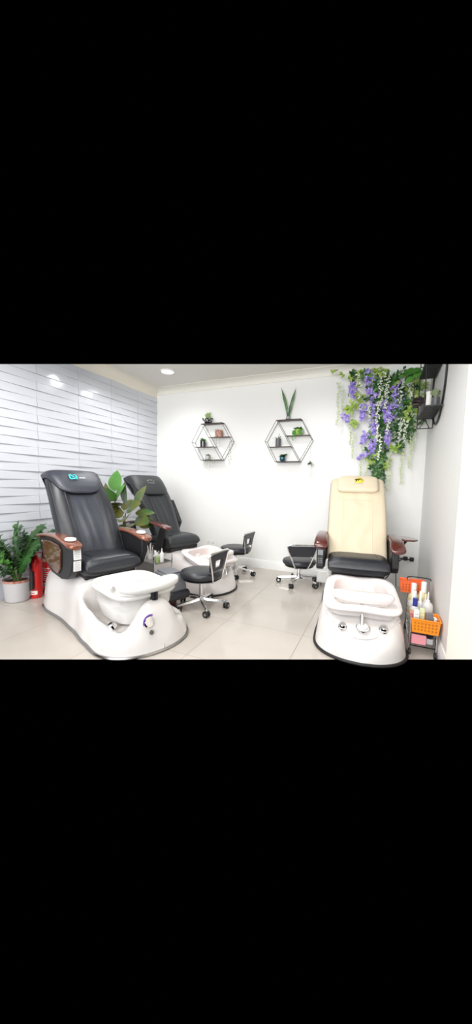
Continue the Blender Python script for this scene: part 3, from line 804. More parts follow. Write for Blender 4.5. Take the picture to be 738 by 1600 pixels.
# --- right hexagon
zt = C2[1]+C2[3]+.002
t = empty('snake_plant_vase', 'two tall snake plant leaves in a clear glass vase on the hexagonal shelf', 'vase', (-1.27, YS, zt))
MB().lathe([(.030, 0), (.034, .01), (.026, .07), (.030, .14), (.028, .14), (.024, .07), (.031, .012), (.001, .006)], n=20, c1=False).build('vase', MT['glass'], t)
for dx, L, sd in ((-.115, .42, -1), (.095, .40, 1)):
    b = MB(); rs = []
    for i in range(15):
        u = i/14; c = Vector((sd*.004+dx*(u**1.3), 0, .02+L*u+.02)); w = .021*math.sin(PI*min(1, .12+u*.88))**.6*(1 if u < .6 else 1-((u-.6)/.4)**2*.97)+.0008
        rs.append([c+Vector((w*math.cos(k*PI/3+u*1.2*sd), w*.35*math.sin(k*PI/3+u*1.2*sd), 0)) for k in range(6)])
    b.rings(rs); b.build('leaf', MT['leafs'], t)
z = C2[1]+.24*C2[3]+.004
t = empty('pothos_pot', 'bright green bushy plant in a small glass pot on upper right board', 'potted plant', (-1.125, YS, z))
MB().lathe([(.035, 0), (.045, .01), (.05, .05), (.042, .085), (.038, .085), (.001, .07)], n=18).build('pot', MT['leafy'], t)
b = MB(); tuft(b, (0, 0, .075), 40, .065, .05, 1.2, .7, .4, 18); r = random.Random(19)
for i in range(14): b.leaf((r.uniform(-.055, .055), -.03, r.uniform(.02, .09)), (r.uniform(-.5, .5), -.5, -.5), (0, -1, .3), .05, .035)
string_plant(b, (-.06, -.05, .06), .15, r, .02, .022); string_plant(b, (-.03, -.05, .06), .12, r, .02, .02)
b.build('foliage', MT['leafm'], t)
MB().tube(arc([(.045, 0, .02), (.075, 0, .03), (.08, 0, .07), (.055, -.01, .10)]), .004, 6).build('handle', MT['leafm'], t)
z = C2[1]-.27*C2[3]+.004
t = empty('smoked_jar_plant', 'smoky dark jar with spreading strap leaves on lower left board of shelf', 'potted plant', (-1.405, YS, z))
MB().lathe([(.034, 0), (.038, .004), (.038, .115), (.034, .115), (.033, .10), (.001, .10)], n=18).build('pot', MT['darkgrey'], t)
b = MB()
for d, L in (((-1, -.1, .28), .10), ((1, -.1, .22), .12), ((-.5, -.3, .35), .07), ((.45, -.3, .4), .08), ((.1, 0, 1), .09), ((-.6, .1, .6), .06)): b.leaf((0, 0, .11), d, (0, 0, 1), L, .024, .2)
b.build('foliage', MT['leafd'], t)
z = C2[1]-C2[3]+.010
t = empty('teal_pot_plant', 'round teal pot with small leafy plant on the bottom board of the shelf', 'potted plant', (-1.335, YS, z))
MB().lathe([(.022, 0), (.036, .012), (.042, .035), (.037, .06), (.030, .062), (.001, .054)], n=20).build('pot', MT['teal'], t)
b = MB(); tuft(b, (0, 0, .055), 26, .06, .034, 1.3, .8, .4, 23); tuft(b, (.04, -.01, .08), 12, .04, .028, 1.4, .5, .4, 24); b.build('foliage', MT['leafd'], t)
t = empty('hanging_globe_planter', 'tiny globe planter hanging on a string below the right tip of the hexagonal shelf', 'planter', (-.925, YB-.10, 1.56))
MB().tube([(0, -.013, .05), (0, -.013, .325)], .0015, 5).build('string', MT['potgrey'], t)
MB().ell((0, 0, 0), (.030, .030, .026), 14).build('globe', MT['glass'], t)
b = MB(); r = random.Random(30)
for i in range(40): b.leaf((r.uniform(-.03, .03), r.uniform(-.025, .02), r.uniform(-.01, .025)), (r.uniform(-1, 1), r.uniform(-1, 0), r.uniform(-.2, .8)), (0, -.5, 1), .026, .016, n=3)
b.build('moss', MT['leafd'], t)

# ------------------------------------------------------------------ wisteria garland
G = empty('wisteria_garland', 'artificial wisteria garland with purple and white blooms hanging in the back corner', 'garland', (0, 0, 0))
YG = YB-.10
b = MB()
b.tube(arc([(-.04, YG+.05, 1.30), (-.055, YG+.05, 1.6), (-.07, YG+.04, 2.0), (-.085, YG+.03, 2.35), (-.10, YG+.03, 2.66)]), .011, 8)
b.build('main_stem', MT['twig'], G)
MB().tube([(.005, YB-.03, .9), (.0, YB-.03, 1.95)], .010, 8).build('thin_black_rod', MT['black'], G)  # thin black vertical rod just off the back wall
for pts in ([(-.10, YG, 2.64), (-.25, YG-.02, 2.70), (-.42, YG-.02, 2.62), (-.47, YG-.02, 2.42)], [(-.08, YG, 2.5), (.08, YG-.03, 2.56), (.22, YG-.05, 2.44), (.28, YG-.05, 2.15)], [(-.08, YG, 2.3), (-.2, YG-.03, 2.38), (-.3, YG-.03, 2.25)]):
    MB().tube(arc(pts), .005, 6).build('side_stem', MT['stem'], G)
def petal_ball(b, c, r, rnd, n=5):
    for k in range(n):
        d = Vector((rnd.uniform(-1, 1), rnd.uniform(-1, .3), rnd.uniform(-.7, .9))).normalized()
        b.leaf(Vector(c), d, (rnd.uniform(-.4, .4), -1, .4), r, r*.95, .25, .1, n=3)
FL = [(-.415, 2.49, .21, .060, 0), (-.225, 2.56, .30, .075, .1), (-.484, 2.144, .13, .052, .3), (-.277, 2.19, .20, .060, -.1), (-.158, 2.30, .34, .050, 0), (-.140, 2.03, .22, .058, 0), (-.246, 1.875, .15, .050, -.5), (-.143, 1.775, .17, .055, -.2), (-.236, 1.68, .19, .042, -.9), (.105, 2.37, .30, .085, .25), (-.02, 2.20, .28, .065, .1), (.055, 2.16, .20, .075, -.4), (.014, 1.864, .21, .052, .1), (-.105, 1.69, .13, .045, .2)]
for q, (x, z, L, r, tilt) in enumerate(FL):
    rd = random.Random(100+q); b = MB(); ax = Vector((math.sin(tilt), 0, -math.cos(tilt))); yo = YG-.05-.03*rd.random()
    for i in range(int(230*L)+12):
        u = rd.random(); rad = r*(1-.75*u**1.5)*math.sqrt(rd.random()); a = rd.uniform(0, 2*PI)
        c = Vector((x, yo, z))-ax*L/2+ax*L*u+Vector((math.cos(tilt)*rad*math.cos(a), rad*math.sin(a)*.7, math.sin(tilt)*rad*math.cos(a)))
        petal_ball(b, c, .023, rd, 3)
    b.build('purple_flower_cluster', MT['purple'], G, recalc=False)
WS = [(-.085, 2.68, 2.28, .040, 0), (-.10, 2.30, 1.82, .026, 0), (-.02, 2.62, 2.38, .034, 0), (.13, 2.5, 2.25, .03, 0), (.24, 2.52, 2.3, .03, 0), (-.36, 2.66, 2.5, .03, 0), (.20, 2.05, 1.82, .026, 0), (-.21, 2.25, 2.1, .024, 0), (-.06, 1.9, 1.6, .018, 0), (-.59, 2.60, 2.06, .020, 1), (-.42, 2.28, 1.80, .022, 1), (-.38, 1.95, 1.62, .018, 1), (-.27, 1.78, 1.31, .011, 1), (.055, 1.80, 1.22, .018, 1), (.195, 1.76, 1.30, .016, 1), (.275, 2.45, 1.50, .022, 1), (.31, 2.3, 1.72, .018, 1), (.15, 2.10, 1.85, .028, 0), (-.02, 2.42, 2.2, .030, 0), (.01, 2.08, 1.9, .022, 0), (-.33, 2.56, 2.36, .026, 0), (.23, 2.15, 1.8, .022, 1), (-.20, 1.62, 1.30, .009, 1), (-.53, 2.5, 2.25, .018, 1)]
for q, (x, za, zb, r, k) in enumerate(WS):
    rd = random.Random(300+q); b = MB(); n = int((za-zb)/.010)
    for i in range(n):
        u = i/n; rad = r*(1-.6*u)
        petal_ball(b, (x+math.sin(i*.2)*.006+rd.uniform(-rad, rad), YG-(.045 if k else .14)+rd.uniform(-rad, rad), za-(za-zb)*u), .017 if k else .018, rd, 2)
    b.tube([(x, YG-.04, za), (x+.003, YG-.04, zb)], .0018, 4)
    b.build('white_flower_strand', MT['petalg'] if k else MT['petalw'], G, recalc=False)
def foliage(nm, regs, m, seed):
    rd = random.Random(seed); b = MB()
    for x, z, rx, rz, n, L in regs:
        for i in range(n):
            px, pz = x+rd.gauss(0, .5)*rx, z+rd.gauss(0, .5)*rz
            if rd.random() < .28: continue
            c = Vector((px, YG-.02+rd.uniform(-.07, .05), pz)); a0 = rd.uniform(0, 2*PI)
            main = Vector((math.cos(a0), -.3, math.sin(a0)*.8-.3)).normalized()
            for k in range(3):
                d = Matrix.Rotation((k-1)*.9, 3, 'Y') @ main; p = c+main*L*.3*k
                if seen_ok(p+d*L, .01) and (p+d*L).y < YB-.01 and p.x+d.x*L < XR-.02: b.leaf(p, d, (rd.uniform(-.4, .4), -1, rd.uniform(0, .8)), L*rd.uniform(.8, 1.2), L*.55, .25)
    b.build(nm, m, G, recalc=False)
foliage('dark_foliage', [(-.08, 2.1, .10, .45, 50, .06), (-.06, 1.62, .08, .26, 52, .055), (-.055, 1.40, .055, .13, 40, .05), (.16, 2.28, .20, .35, 52, .06), (.08, 2.56, .2, .12, 30, .065), (-.12, 2.48, .1, .2, 26, .06), (.2, 2.02, .12, .16, 24, .06), (.17, 1.79, .03, .05, 5, .06), (-.42, 2.66, .06, .05, 8, .06), (-.25, 2.40, .14, .06, 10, .05), (-.13, 1.68, .08, .03, 8, .06), (.25, 1.95, .05, .12, 8, .05)], MT['leafd'], 41)
foliage('green_foliage', [(-.28, 2.68, .22, .06, 34, .055), (-.1, 2.68, .1, .06, 22, .06), (-.33, 2.37, .08, .10, 14, .06), (-.43, 2.27, .05, .06, 8, .06), (-.37, 2.12, .04, .06, 7, .05), (.24, 2.42, .13, .3, 34, .055), (-.06, 2.42, .08, .2, 16, .055), (.1, 1.73, .04, .05, 7, .06), (.03, 1.57, .03, .05, 5, .05), (-.08, 1.62, .08, .1, 16, .055), (.28, 2.2, .08, .2, 14, .06), (-.42, 2.60, .05, .05, 6, .05)], MT['leafy'], 42)
foliage('mid_foliage', [(.2, 2.3, .18, .3, 26, .055), (-.08, 2.2, .12, .4, 30, .055), (-.26, 2.66, .2, .05, 14, .05), (-.06, 1.5, .06, .2, 24, .05), (.27, 2.62, .1, .06, 12, .06)], MT['leafm'], 43)

# ------------------------------------------------------------------ round wall shelf on the right wall
RS = empty('round_wall_shelf', 'round black metal wall shelf high on the right wall beside the flowers', 'shelf', (XR, 3.80, 2.33))
MB().tube([(-.010, .43*math.cos(2*PI*i/64), .43*math.sin(2*PI*i/64)) for i in range(64)], .009, 8, closed=True).build('hoop', MT['black'], RS, clip=True)
for y0, y1, z in ((-.37, .27, -.33), (-.40, .30, .10)):
    q = MB(); q.tube([(-.01, y0, z), (-.155, y0, z), (-.155, y1, z), (-.01, y1, z)], .006, 6, closed=True); sh = q.build('shelf_frame', MT['black'], RS, clip=True)
    b = MB()
    for i in range(int((y1-y0)/.011)): b.box((-.083, y0+.006+.011*i, z), (.142, .0042, .003))
    for i in range(12): b.box((-.018-.0118*i, (y0+y1)/2, z), (.004, y1-y0, .003))
    b.build('mesh_panel', MT['black'], sh, clip=True)
for y, za, zb in ((.27, -.43, .28), (-.37, -.33, .28)):
    MB().tube([(-.155, y, za), (-.155, y, zb)], .005, 6).build('upright', MT['black'], RS, clip=True)
MB().tube([(-.155, .27, -.43), (-.01, .27, -.43)], .005, 6).build('lower_rail', MT['black'], RS)
MB().tube([(-.01, .27, -.33), (-.01, .27, -.43)], .005, 6).build('upright', MT['black'], RS)
for s_ in (-1, 1): MB().tube(arc([(-.085+s_*.008, .27, -.335), (-.085+s_*.022, .27, -.38), (-.085+s_*.048, .27, -.43)]), .004, 6).build('splayed_arc', MT['black'], RS)  # pair of thin black arcs spreading downwards
MB().box((-.18, .27, -.20), (.05, .08, .006)).build('side_ledge', MT['black'], RS)
MB().tube([(-.205, .27, -.20), (-.205, .27, .05)], .004, 6).build('upright', MT['black'], RS)
zs = 2.33-.33+.006
t = empty('dark_leaf_plant', 'glass bowl with blackish purple foliage on the round wall shelf', 'potted plant', (XR-.11, 3.83, zs))
MB().lathe([(.03, 0), (.055, .02), (.06, .06), (.045, .10), (.042, .10), (.055, .06), (.05, .022), (.001, .01)], n=20, c1=False).build('bowl', MT['dglass'], t)
b = MB(); tuft(b, (0, 0, .07), 110, .14, .055, 1.4, .9, .3, 51); b.build('dark_leaves', mat('purple_black_leaf', (.075, .055, .06), .4), t)
b = MB(); tuft(b, (-.01, 0, .12), 24, .08, .026, 1.3, .8, .2, 52); b.build('sage_leaves', MT['leafg'], t)
o = MB().lathe([(.022, 0), (.024, .004), (.024, .155), (.020, .158), (.001, .158)], (XR-.105, 3.60, zs), 20).build('pillar_candle', MT['candle'])
tag(o, 'white cylinder candle standing near the front of the round wall shelf', 'candle')
t = empty('sage_leaf_plant', 'small dark potted plant with sage leaves beside the white candle', 'potted plant', (XR-.055, 3.56, zs))
MB().lathe([(.025, 0), (.032, .09), (.028, .09), (.001, .08)], n=16).build('pot', MT['darkgrey'], t)
b = MB(); tuft(b, (0, 0, .09), 34, .08, .028, .7, 1.1, .2, 53); b.build('foliage', MT['leafg'], t)
t = empty('hanging_leaf_plant', 'broad bright green leaves spilling from the top board of the round wall shelf', 'potted plant', (XR-.09, 3.95, 2.33+.106))
MB().lathe([(.03, 0), (.045, .03), (.045, .04), (.001, .035)], n=16).build('pot', MT['darkgrey'], t)
b = MB()
for p, d, L, W in (((-.06, .0, .04), (-1, .1, .1), .16, .12), ((-.10, .05, .02), (-.9, .1, -.45), .15, .11), ((-.05, .0, .03), (-.6, -.3, -.3), .11, .09), ((-.16, .08, .05), (-1, 0, -.1), .12, .10), ((-.02, 0, .05), (-.3, -.9, .05), .12, .08), ((-.12, .05, .07), (-.9, .2, .05), .14, .1)): b.leaf(p, d, (0, -.7, .7), L, W, .3)
b.build('foliage', MT['leafm'], t)

# ------------------------------------------------------------------ sockets and cables
def socket(label, x, z):
    R = empty('wall_socket', label, 'socket', (x, YB, z))
    MB().box((0, -.005, 0), (.165, .010, .095)).build('socket_plate', MT['skirt'], R, bevel=.003)
    for dx in (-.038, .038):
        for ex, ez, w, h in ((0, .016, .008, .014), (-.012, -.006, .012, .006), (.012, -.006, .012, .006)): MB().box((dx+ex, -.0105, ez), (w, .002, h)).build('pin_hole', MT['darkgrey'], R)
    return R
socket('white double wall socket on the back wall above the pink basin', -2.50, .305)
socket('white wall socket with black plugs low in the right corner', .345, .375)
for i, (dx, dz) in enumerate(((-.035, .0), (.035, -.004))):
    t = empty('plug', ['black plug in the left outlet of the corner socket', 'black plug in the right outlet of the corner socket'][i], 'plug', (.345+dx, YB-.012, .375+dz))
    MB().box((0, -.022, 0), (.05, .044, .05)).build('plug_body', MT['blackpl'], t, bevel=.008)
    e = [[(0, -.04, -.0), (-.10, -.06, -.01), (-.18, -.08, -.12), (-.24, -.12, -.26), (-.34, -.2, -.33)], [(0, -.04, -.01), (-.10, -.10, .01), (-.19, -.12, -.08), (-.28, -.18, -.24), (-.40, -.26, -.30)]][i]
    MB().tube(arc(e), .007, 8).build('cable', MT['rubber'], t)
o = MB().tube(arc([(.25, YB-.05, .36), (.21, YB-.06, .24), (.215, YB-.07, .12), (.22, YB-.10, .02)]), .005, 6).build('power_cable', MT['rubber']); tag(o, 'thin black cable dropping from the corner socket to the floor', 'cable')
t = empty('foot_spa_box', 'white plastic box on the floor between rear stool and cream covered chair', 'box', (-.60, 4.22, 0))
MB().box((0, 0, .13), (.20, .26, .14)).build('box_body', MT['cloud'], t, bevel=.015)
MB().box((0, 0, .205), (.215, .275, .016)).build('lid', MT['skirt'], t, bevel=.006)
for dx in (-.08, .08):
    for dy in (-.1, .1): MB().tube([(dx, dy, 0), (dx, dy, .065)], .012, 8).build('leg', MT['darkgrey'], t)

# ------------------------------------------------------------------ ZZ plant, extinguishers, bin, rubber plant
t = empty('zz_plant', 'bushy dark green plant in a pale grey pot by the left wall', 'potted plant', (-3.435, 2.13, 0))
p_ = MB().lathe([(.10, 0), (.112, .006), (.132, .215), (.132, .225), (.118, .225), (.115, .19), (.001, .19)], n=36).build('pot', MT['potgrey'], t)
MB().lathe([(.001, .205), (.08, .208), (.117, .20)], n=24, c0=False, c1=False).build('soil', MT['soil'], t)
MB().lathe([(.119, .205), (.1335, .205), (.1335, .226), (.119, .226)], n=36, c0=False, c1=False).build('pot_rim', MT['terra'], p_)
STM = [((.34, .20, .50), 1), ((.20, -.10, .50), 0), ((-.10, -.28, .42), 2), ((-.17, .10, .46), 1), ((.02, -.22, .50), 0), ((.12, .20, .54), 1), ((-.05, .28, .52), 0), ((.28, -.02, .28), 0), ((-.14, -.14, .36), 1), ((.10, -.30, .34), 2), ((.0, .02, .56), 0), ((.22, .10, .40), 1), ((.05, -.33, .22), 0)]
for q, ((dx, dy, h), k) in enumerate(STM):
    rd = random.Random(60+q); dx = max(dx*.85, -.05)
    P = arc([(dx*.06, dy*.06, .20), (dx*.25, dy*.25, .20+h*.45), (dx*.6, dy*.6, .20+h*.8), (dx, dy, .20+h)], 7)
    fr = MB().tube(P, [.008*(1-.7*i/len(P)) for i in range(len(P))], 6).build('frond_stem', MT['leafm'] if k == 2 else MT['stem'], t)
    b = MB(); n = len(P)
    for i in range(n//4, n):
        d = (P[min(i+1, n-1)]-P[max(i-1, 0)]).normalized(); sd = d.cross(Vector((rd.uniform(-.3, .3), -.8, .6))).normalized()
        for s_ in (-1, 1):
            L = .088*(1-.25*abs(i/n-.6)); dd = sd*s_+d*.55
            tip = P[i]+dd.normalized()*L
            (t.location.x+tip.x > XL+.05) and b.leaf(P[i], dd, (0, -.6, .8), L, .040, .15, .25)
    b.leaf(P[-1], d, (0, -.6, .8), .08, .035, .1)
    b.build('leaflets', [MT['leafd'], MT['leafd'], MT['leafm']][k] if k != 1 else MT['leafd'], fr, recalc=False)
def extinguisher(label, x, y, rz, r, h, horn):
    R = empty('fire_extinguisher', label, 'extinguisher', (x, y, 0), rz)
    MB().lathe([(r*.9, 0), (r, .012), (r, h), (r*.93, h+.03), (r*.6, h+.062), (r*.32, h+.075), (r*.3, h+.09), (.001, h+.09)], n=28).build('cylinder', MT['red'], R, ang=50)
    MB().lathe([(.018, h+.085), (.018, h+.115), (.012, h+.12), (.001, h+.12)], n=14).build('valve', MT['steel'], R)
    b = MB(); b.box((.035, 0, h+.115), (.10, .018, .008), Matrix.Rotation(-.15, 3, 'Y')); b.build('carry_handle', MT['red'], R, bevel=.003)
    b = MB(); b.box((.035, 0, h+.15), (.11, .020, .008), Matrix.Rotation(-.45, 3, 'Y')); b.build('squeeze_lever', MT['red'], R, bevel=.003)
    if horn:
        MB().tube(arc([(-.01, 0, h+.10), (-.05, -.03, h+.08), (r*.2, -r-.02, h-.04), (r*.35, -r-.02, h-.10)]), .008, 8).build('hose', MT['rubber'], R)
        MB().tube([(r*.35, -r-.022, h-.26), (r*.35, -r-.022, h-.07)], [.021, .017], 12).build('discharge_horn', MT['rubber'], R)
    else:
        MB().tube(arc([(-.01, 0, h+.10), (-.07, -.02, h+.06), (-r-.01, -.02, h-.08), (-r-.012, -.02, h-.2)]), .008, 8).build('hose', MT['rubber'], R)
    def band(z0_, z1_, a0, a1, m, nm, rr_=.0015):
        b = MB(); b.grid(lambda u, v: Vector(((r+rr_)*math.cos(a0+(a1-a0)*u), (r+rr_)*math.sin(a0+(a1-a0)*u), z0_+(z1_-z0_)*v)), 14, 1); return b.build(nm, m, R)
    if horn:
        band(.045, .085, -2.3, -.7, MT['labelw'], 'white_label')
        for q in range(4): band(.13+.025*q, .137+.025*q, -2.3, -1.75, MT['labelw'], 'printed_line')
        band(.056, .066, -1.9, -1.1, MT['red'], 'printed_mark', .0025)
    else:
        band(h-.04, h-.005, -2.4, -.6, MT['labelc'], 'cream_label'); band(.09, .125, -2.4, -.6, MT['labelw'], 'white_label')
        for q in range(7): band(.15+.022*q, .157+.022*q, -2.3+.1*(q % 2), -.8-.25*(q % 3), MT['labelw'], 'printed_line')
        band(.1, .107, -2.2, -1.0, MT['black'], 'printed_mark', .0025)
extinguisher('red fire extinguisher with black horn, nearer the grey plant pot', -3.345, 2.27, math.radians(15), .062, .37, True)
extinguisher('red fire extinguisher with cream label band, standing behind the one with horn', -3.37, 2.45, math.radians(10), .070, .40, False)
t = empty('waste_bin', 'grey green plastic bin between the extinguishers and pedicure chair base', 'bin', (-3.42, 2.70, 0))
MB().lathe([(.09, 0), (.10, .005), (.125, .27), (.131, .275), (.131, .285), (.12, .285), (.095, .012), (.001, .01)], n=28, c1=False).build('bin_body', MT['bin'], t)
t = empty('rubber_plant', 'rubber plant with broad glossy leaves behind the emblem chair, in a white pot', 'potted plant', (-2.96, 3.07, 0))
MB().lathe([(.09, 0), (.10, .01), (.125, .48), (.127, .50), (.114, .50), (.112, .47), (.001, .46)], n=30).build('pot', MT['skirt'], t)
for sx, sy, h in ((-.03, -.02, .78), (.10, .02, .60), (.18, .10, .50), (0.0, .10, .55)):
    MB().tube([(sx*.3, sy*.3, .28), (sx*.8, sy*.8, .28+h*.6), (sx, sy, .28+h)], [.012, .010, .006], 8).build('stem', MT['twig'], t)
b = MB(); rd = random.Random(77)
LV = [((-.03, -.02, 1.04), (-.05, .1, 1), .24, .12), ((-.02, -.02, .95), (.6, -.2, .7), .22, .09), ((-.03, 0, .92), (-.2, -.5, .6), .18, .1), ((0, 0, .85), (.2, -.8, .35), .2, .12),
      ((.10, .02, .88), (.1, -.3, .9), .26, .13), ((.12, .02, .82), (.8, -.3, .35), .26, .12), ((.10, 0, .78), (-.5, -.8, .1), .22, .13), ((.12, .02, .74), (.5, -.8, 0), .24, .13),
      ((.18, .1, .86), (.35, .1, .9), .26, .12), ((.18, .1, .78), (1, .05, .12), .24, .07), ((.2, .1, .72), (.9, -.4, -.1), .24, .12), ((.15, .05, .65), (.3, -.9, -.1), .22, .13), ((.05, .05, .68), (-.3, -.9, .1), .22, .13), ((0, .1, .8), (-.1, .6, .6), .2, .1), ((.2, .12, .66), (.6, .3, .0), .2, .12), ((.08, 0, .58), (.7, -.6, -.2), .22, .12), ((.1, .05, .52), (.1, -1, -.1), .2, .12), ((-.02, 0, .75), (.4, -.6, .3), .2, .11)]
LV = [((x_*1.0, y_, z_+.10), d_, L_*1.12, W_*1.55) for (x_, y_, z_), d_, L_, W_ in LV]+[((-.10, -.02, 1.0), (-.35, -.1, .9), .26, .12), ((-.08, 0, .86), (-.8, -.2, .5), .24, .12), ((-.05, .02, .8), (-.9, -.3, .1), .24, .13)]
for p, d, L, W in LV:
    MB().leaf(p, d, (rd.uniform(-.3, .3), -.9, .6), L, W, .15, .12, 7).build('leaf', MT['leafm'] if p[2] > 1.0 else MT['leafr'], t, recalc=False)

# ------------------------------------------------------------------ tool trolley between the two left chairs
TT = empty('tool_trolley', 'small steel tool trolley standing between the two black pedicure chairs', 'trolley', (-2.28, 2.90, 0), math.radians(-18))
b = MB(); b.box((0, 0, .40), (.36, .24, .012)); b.build('top_tray', MT['steel'], TT, bevel=.004)
b = MB(); b.prism([(-.18, .24), (.18, .24), (.18, .40), (-.18, .40)], -.12, -.112, 'y'); b.build('front_panel', MT['steel'], TT)
MB().box((0, 0, .09), (.36, .24, .010)).build('lower_tray', MT['steel'], TT)
for sx in (-1, 1):
    for sy in (-1, 1): MB().tube([(sx*.175, sy*.115, .0), (sx*.175, sy*.115, .48)], .007, 8).build('post', MT['chrome'], TT)
def wp(x, y):
    a = math.radians(-18); return (-2.28+x*math.cos(a)-y*math.sin(a), 2.90+x*math.sin(a)+y*math.cos(a))
def bottle(label, x, y, z, r, h, body, cap, style='pump', nm='bottle', grp=None, lab=None, sq=1):
    R = empty(nm, label, 'bottle', (x, y, z), 0, grp)
    hb = h*.7
    MB().lathe([(r*.9, 0), (r, .005), (r, hb*.82), (r*.85, hb*.93), (r*.42, hb), (r*.38, hb+.008), (.001, hb+.008)], n=20, sq=sq).build('bottle_body', MT[body], R, ang=50)
    if lab: MB().lathe([(r*1.015, hb*.25), (r*1.015, hb*.65)], n=20, c0=False, c1=False, sq=sq).build('bottle_label', MT[lab], R)
    if style == 'cap': MB().lathe([(r*.5, hb), (r*.5, h), (r*.4, h+.003), (.001, h+.003)], n=16).build('cap', MT[cap], R)
    elif style == 'spray':
        c = MB().lathe([(r*.42, hb), (r*.42, hb+.02), (r*.2, hb+.025), (r*.2, h-.02)], n=12).build('spray_neck', MT[cap], R)
        MB().box((-.008, 0, h-.008), (.045, .014, .022)).build('spray_head', MT[cap], c, bevel=.003)
    else: MB().lathe([(r*.4, hb), (r*.4, hb+.012), (.006, hb+.016), (.004, h), (.001, h)], n=12).build('nozzle', MT[cap], R)
    return R
TB = [((-.15, -.03), .022, .13, 'labelw', 'labelw', 'pump', 'slim white pump bottle at the wall end of the tool trolley'), ((.10, -.05), .024, .12, 'cloud', 'labelw', 'cap', 'clear white capped bottle at the chair end of the tool trolley'), ((.15, .0), .022, .15, 'labelw', 'labelw', 'pump', 'tall white pump bottle on the far corner of the tool trolley'), ((.155, -.065), .020, .11, 'succ', 'labelw', 'cap', 'pale green bottle with white cap on the tool trolley corner'), ((.06, .02), .02, .10, 'cloud', 'steel', 'cap', 'short clear bottle with grey cap in the middle of the tool trolley')]
for (x, y), r, h, bo, ca, stl, lb in TB:
    X, Y_ = wp(x, y); bottle(lb, X, Y_, .406, r, h, bo, ca, stl)
X, Y_ = wp(.0, .05); t = empty('tool_cup', 'black cup standing on the tool trolley', 'cup', (X, Y_, .406))
MB().lathe([(.034, 0), (.046, .08), (.042, .08), (.031, .006), (.001, .006)], n=22, c1=False).build('cup', MT['blackpl'], t)
X, Y_ = wp(-.07, .0); t = empty('tool_holder', 'white holder with upright manicure tools on the tool trolley', 'holder', (X, Y_, .406))
MB().lathe([(.03, 0), (.033, .06), (.030, .06), (.028, .004), (.001, .004)], n=18, c1=False).build('holder', MT['labelw'], t)
for i in range(6):
    a = i*PI/3; MB().tube([(.012*math.cos(a), .012*math.sin(a), .008), (.032*math.cos(a), .032*math.sin(a), .13+.02*(i % 3))], .004, 6).build('tool', MT['chrome'] if i % 2 else MT['labelw'], t)
X, Y_ = wp(-.02, .0); t = empty('red_tub', 'red plastic box on the lower tray of the tool trolley', 'box', (X, Y_, .096), math.radians(-18))
MB().prism([(-.10, 0), (.10, 0), (.115, .08), (-.115, .08)], -.08, .08, 'y').build('box_body', MT['red'], t, bevel=.006)
MB().box((0, 0, .085), (.24, .175, .012)).build('lid', MT['red'], t, bevel=.004)
bottle('cloudy bottle standing on the floor between white foot basin and tool trolley', -2.25, 2.70, 0, .04, .25, 'cloud', 'labelw', 'cap')

# technician foot rest
t = empty('technician_footrest', 'grey plastic footrest unit with black roll pad beside the white foot basin', 'footrest', (-1.92, 2.69, 0), math.radians(-20))
b = MB(); b.prism([(-.12, .10), (.13, .10), (.15, .22), (.13, .31), (.06, .365), (-.10, .37), (-.14, .32), (-.14, .16)], -.11, .11, 'y'); b.build('housing', MT['greypl'], t, bevel=.02)
MB().box((-.01, 0, .372), (.17, .17, .014), Matrix.Rotation(.08, 3, 'Y')).build('lid', MT['greypl'], t, bevel=.008)
MB().tube([(.15, -.13, .16), (.15, .12, .16)], .045, 18).build('roll_pad', MT['leather'], t, bevel=.012)
MB().box((.02, 0, .075), (.10, .08, .06)).build('neck', MT['wood_dark'], t)
MB().box((.05, -.01, .022), (.20, .14, .036)).build('foot_plate', MT['wood_dark'], t, bevel=.008)

# ------------------------------------------------------------------ right hand trolley with orange baskets
CT = empty('wire_trolley', 'narrow chrome wire trolley by the right wall beside cream covered chair', 'trolley', (.335, 2.98, 0))
hw, y0, y1 = .085, -.245, .25
for sx in (-1, 1):
    for y, h in ((y0, .30), (y1, .46)):
        MB().tube([(sx*hw, y, .045), (sx*hw, y, h)], .006, 8).build('post', MT['chrome'], CT)
        b = MB(); b.lathe([(.001, -.009), (.018, -.009), (.022, -.005), (.022, .005), (.018, .009), (.001, .009)], (sx*hw, y, .022), 16, Matrix.Rotation(PI/2, 3, 'Y')); b.tube([(sx*hw, y, .03), (sx*hw, y, .05)], .009, 8)
        b.build('caster', MT['rubber'], CT)
for z in (.075, .17):
    b = MB(); b.tube([(-hw, y0, z), (hw, y0, z), (hw, y1, z), (-hw, y1, z)], .005, 6, closed=True)
    for i in range(1, 12):
        y = y0+(y1-y0)*i/12; b.tube([(-hw, y, z), (hw, y, z)], .002, 4)
    for s_ in (-.5, 0, .5): b.tube([(hw*s_, y0, z-.003), (hw*s_, y1, z-.003)], .0025, 4)
    b.build('wire_shelf', MT['chrome'], CT)
for z in (.21, .25, .29):
    MB().tube([(-hw, y1, z), (-hw, y0, z)], .003, 5).build('side_rail', MT['chrome'], CT)
MB().tube(arc([(-hw, y1, .44), (-hw, y1+.02, .47), (0, y1+.025, .475), (hw, y1+.02, .47), (hw, y1, .44)]), .005, 6).build('push_handle', MT['black'], CT)
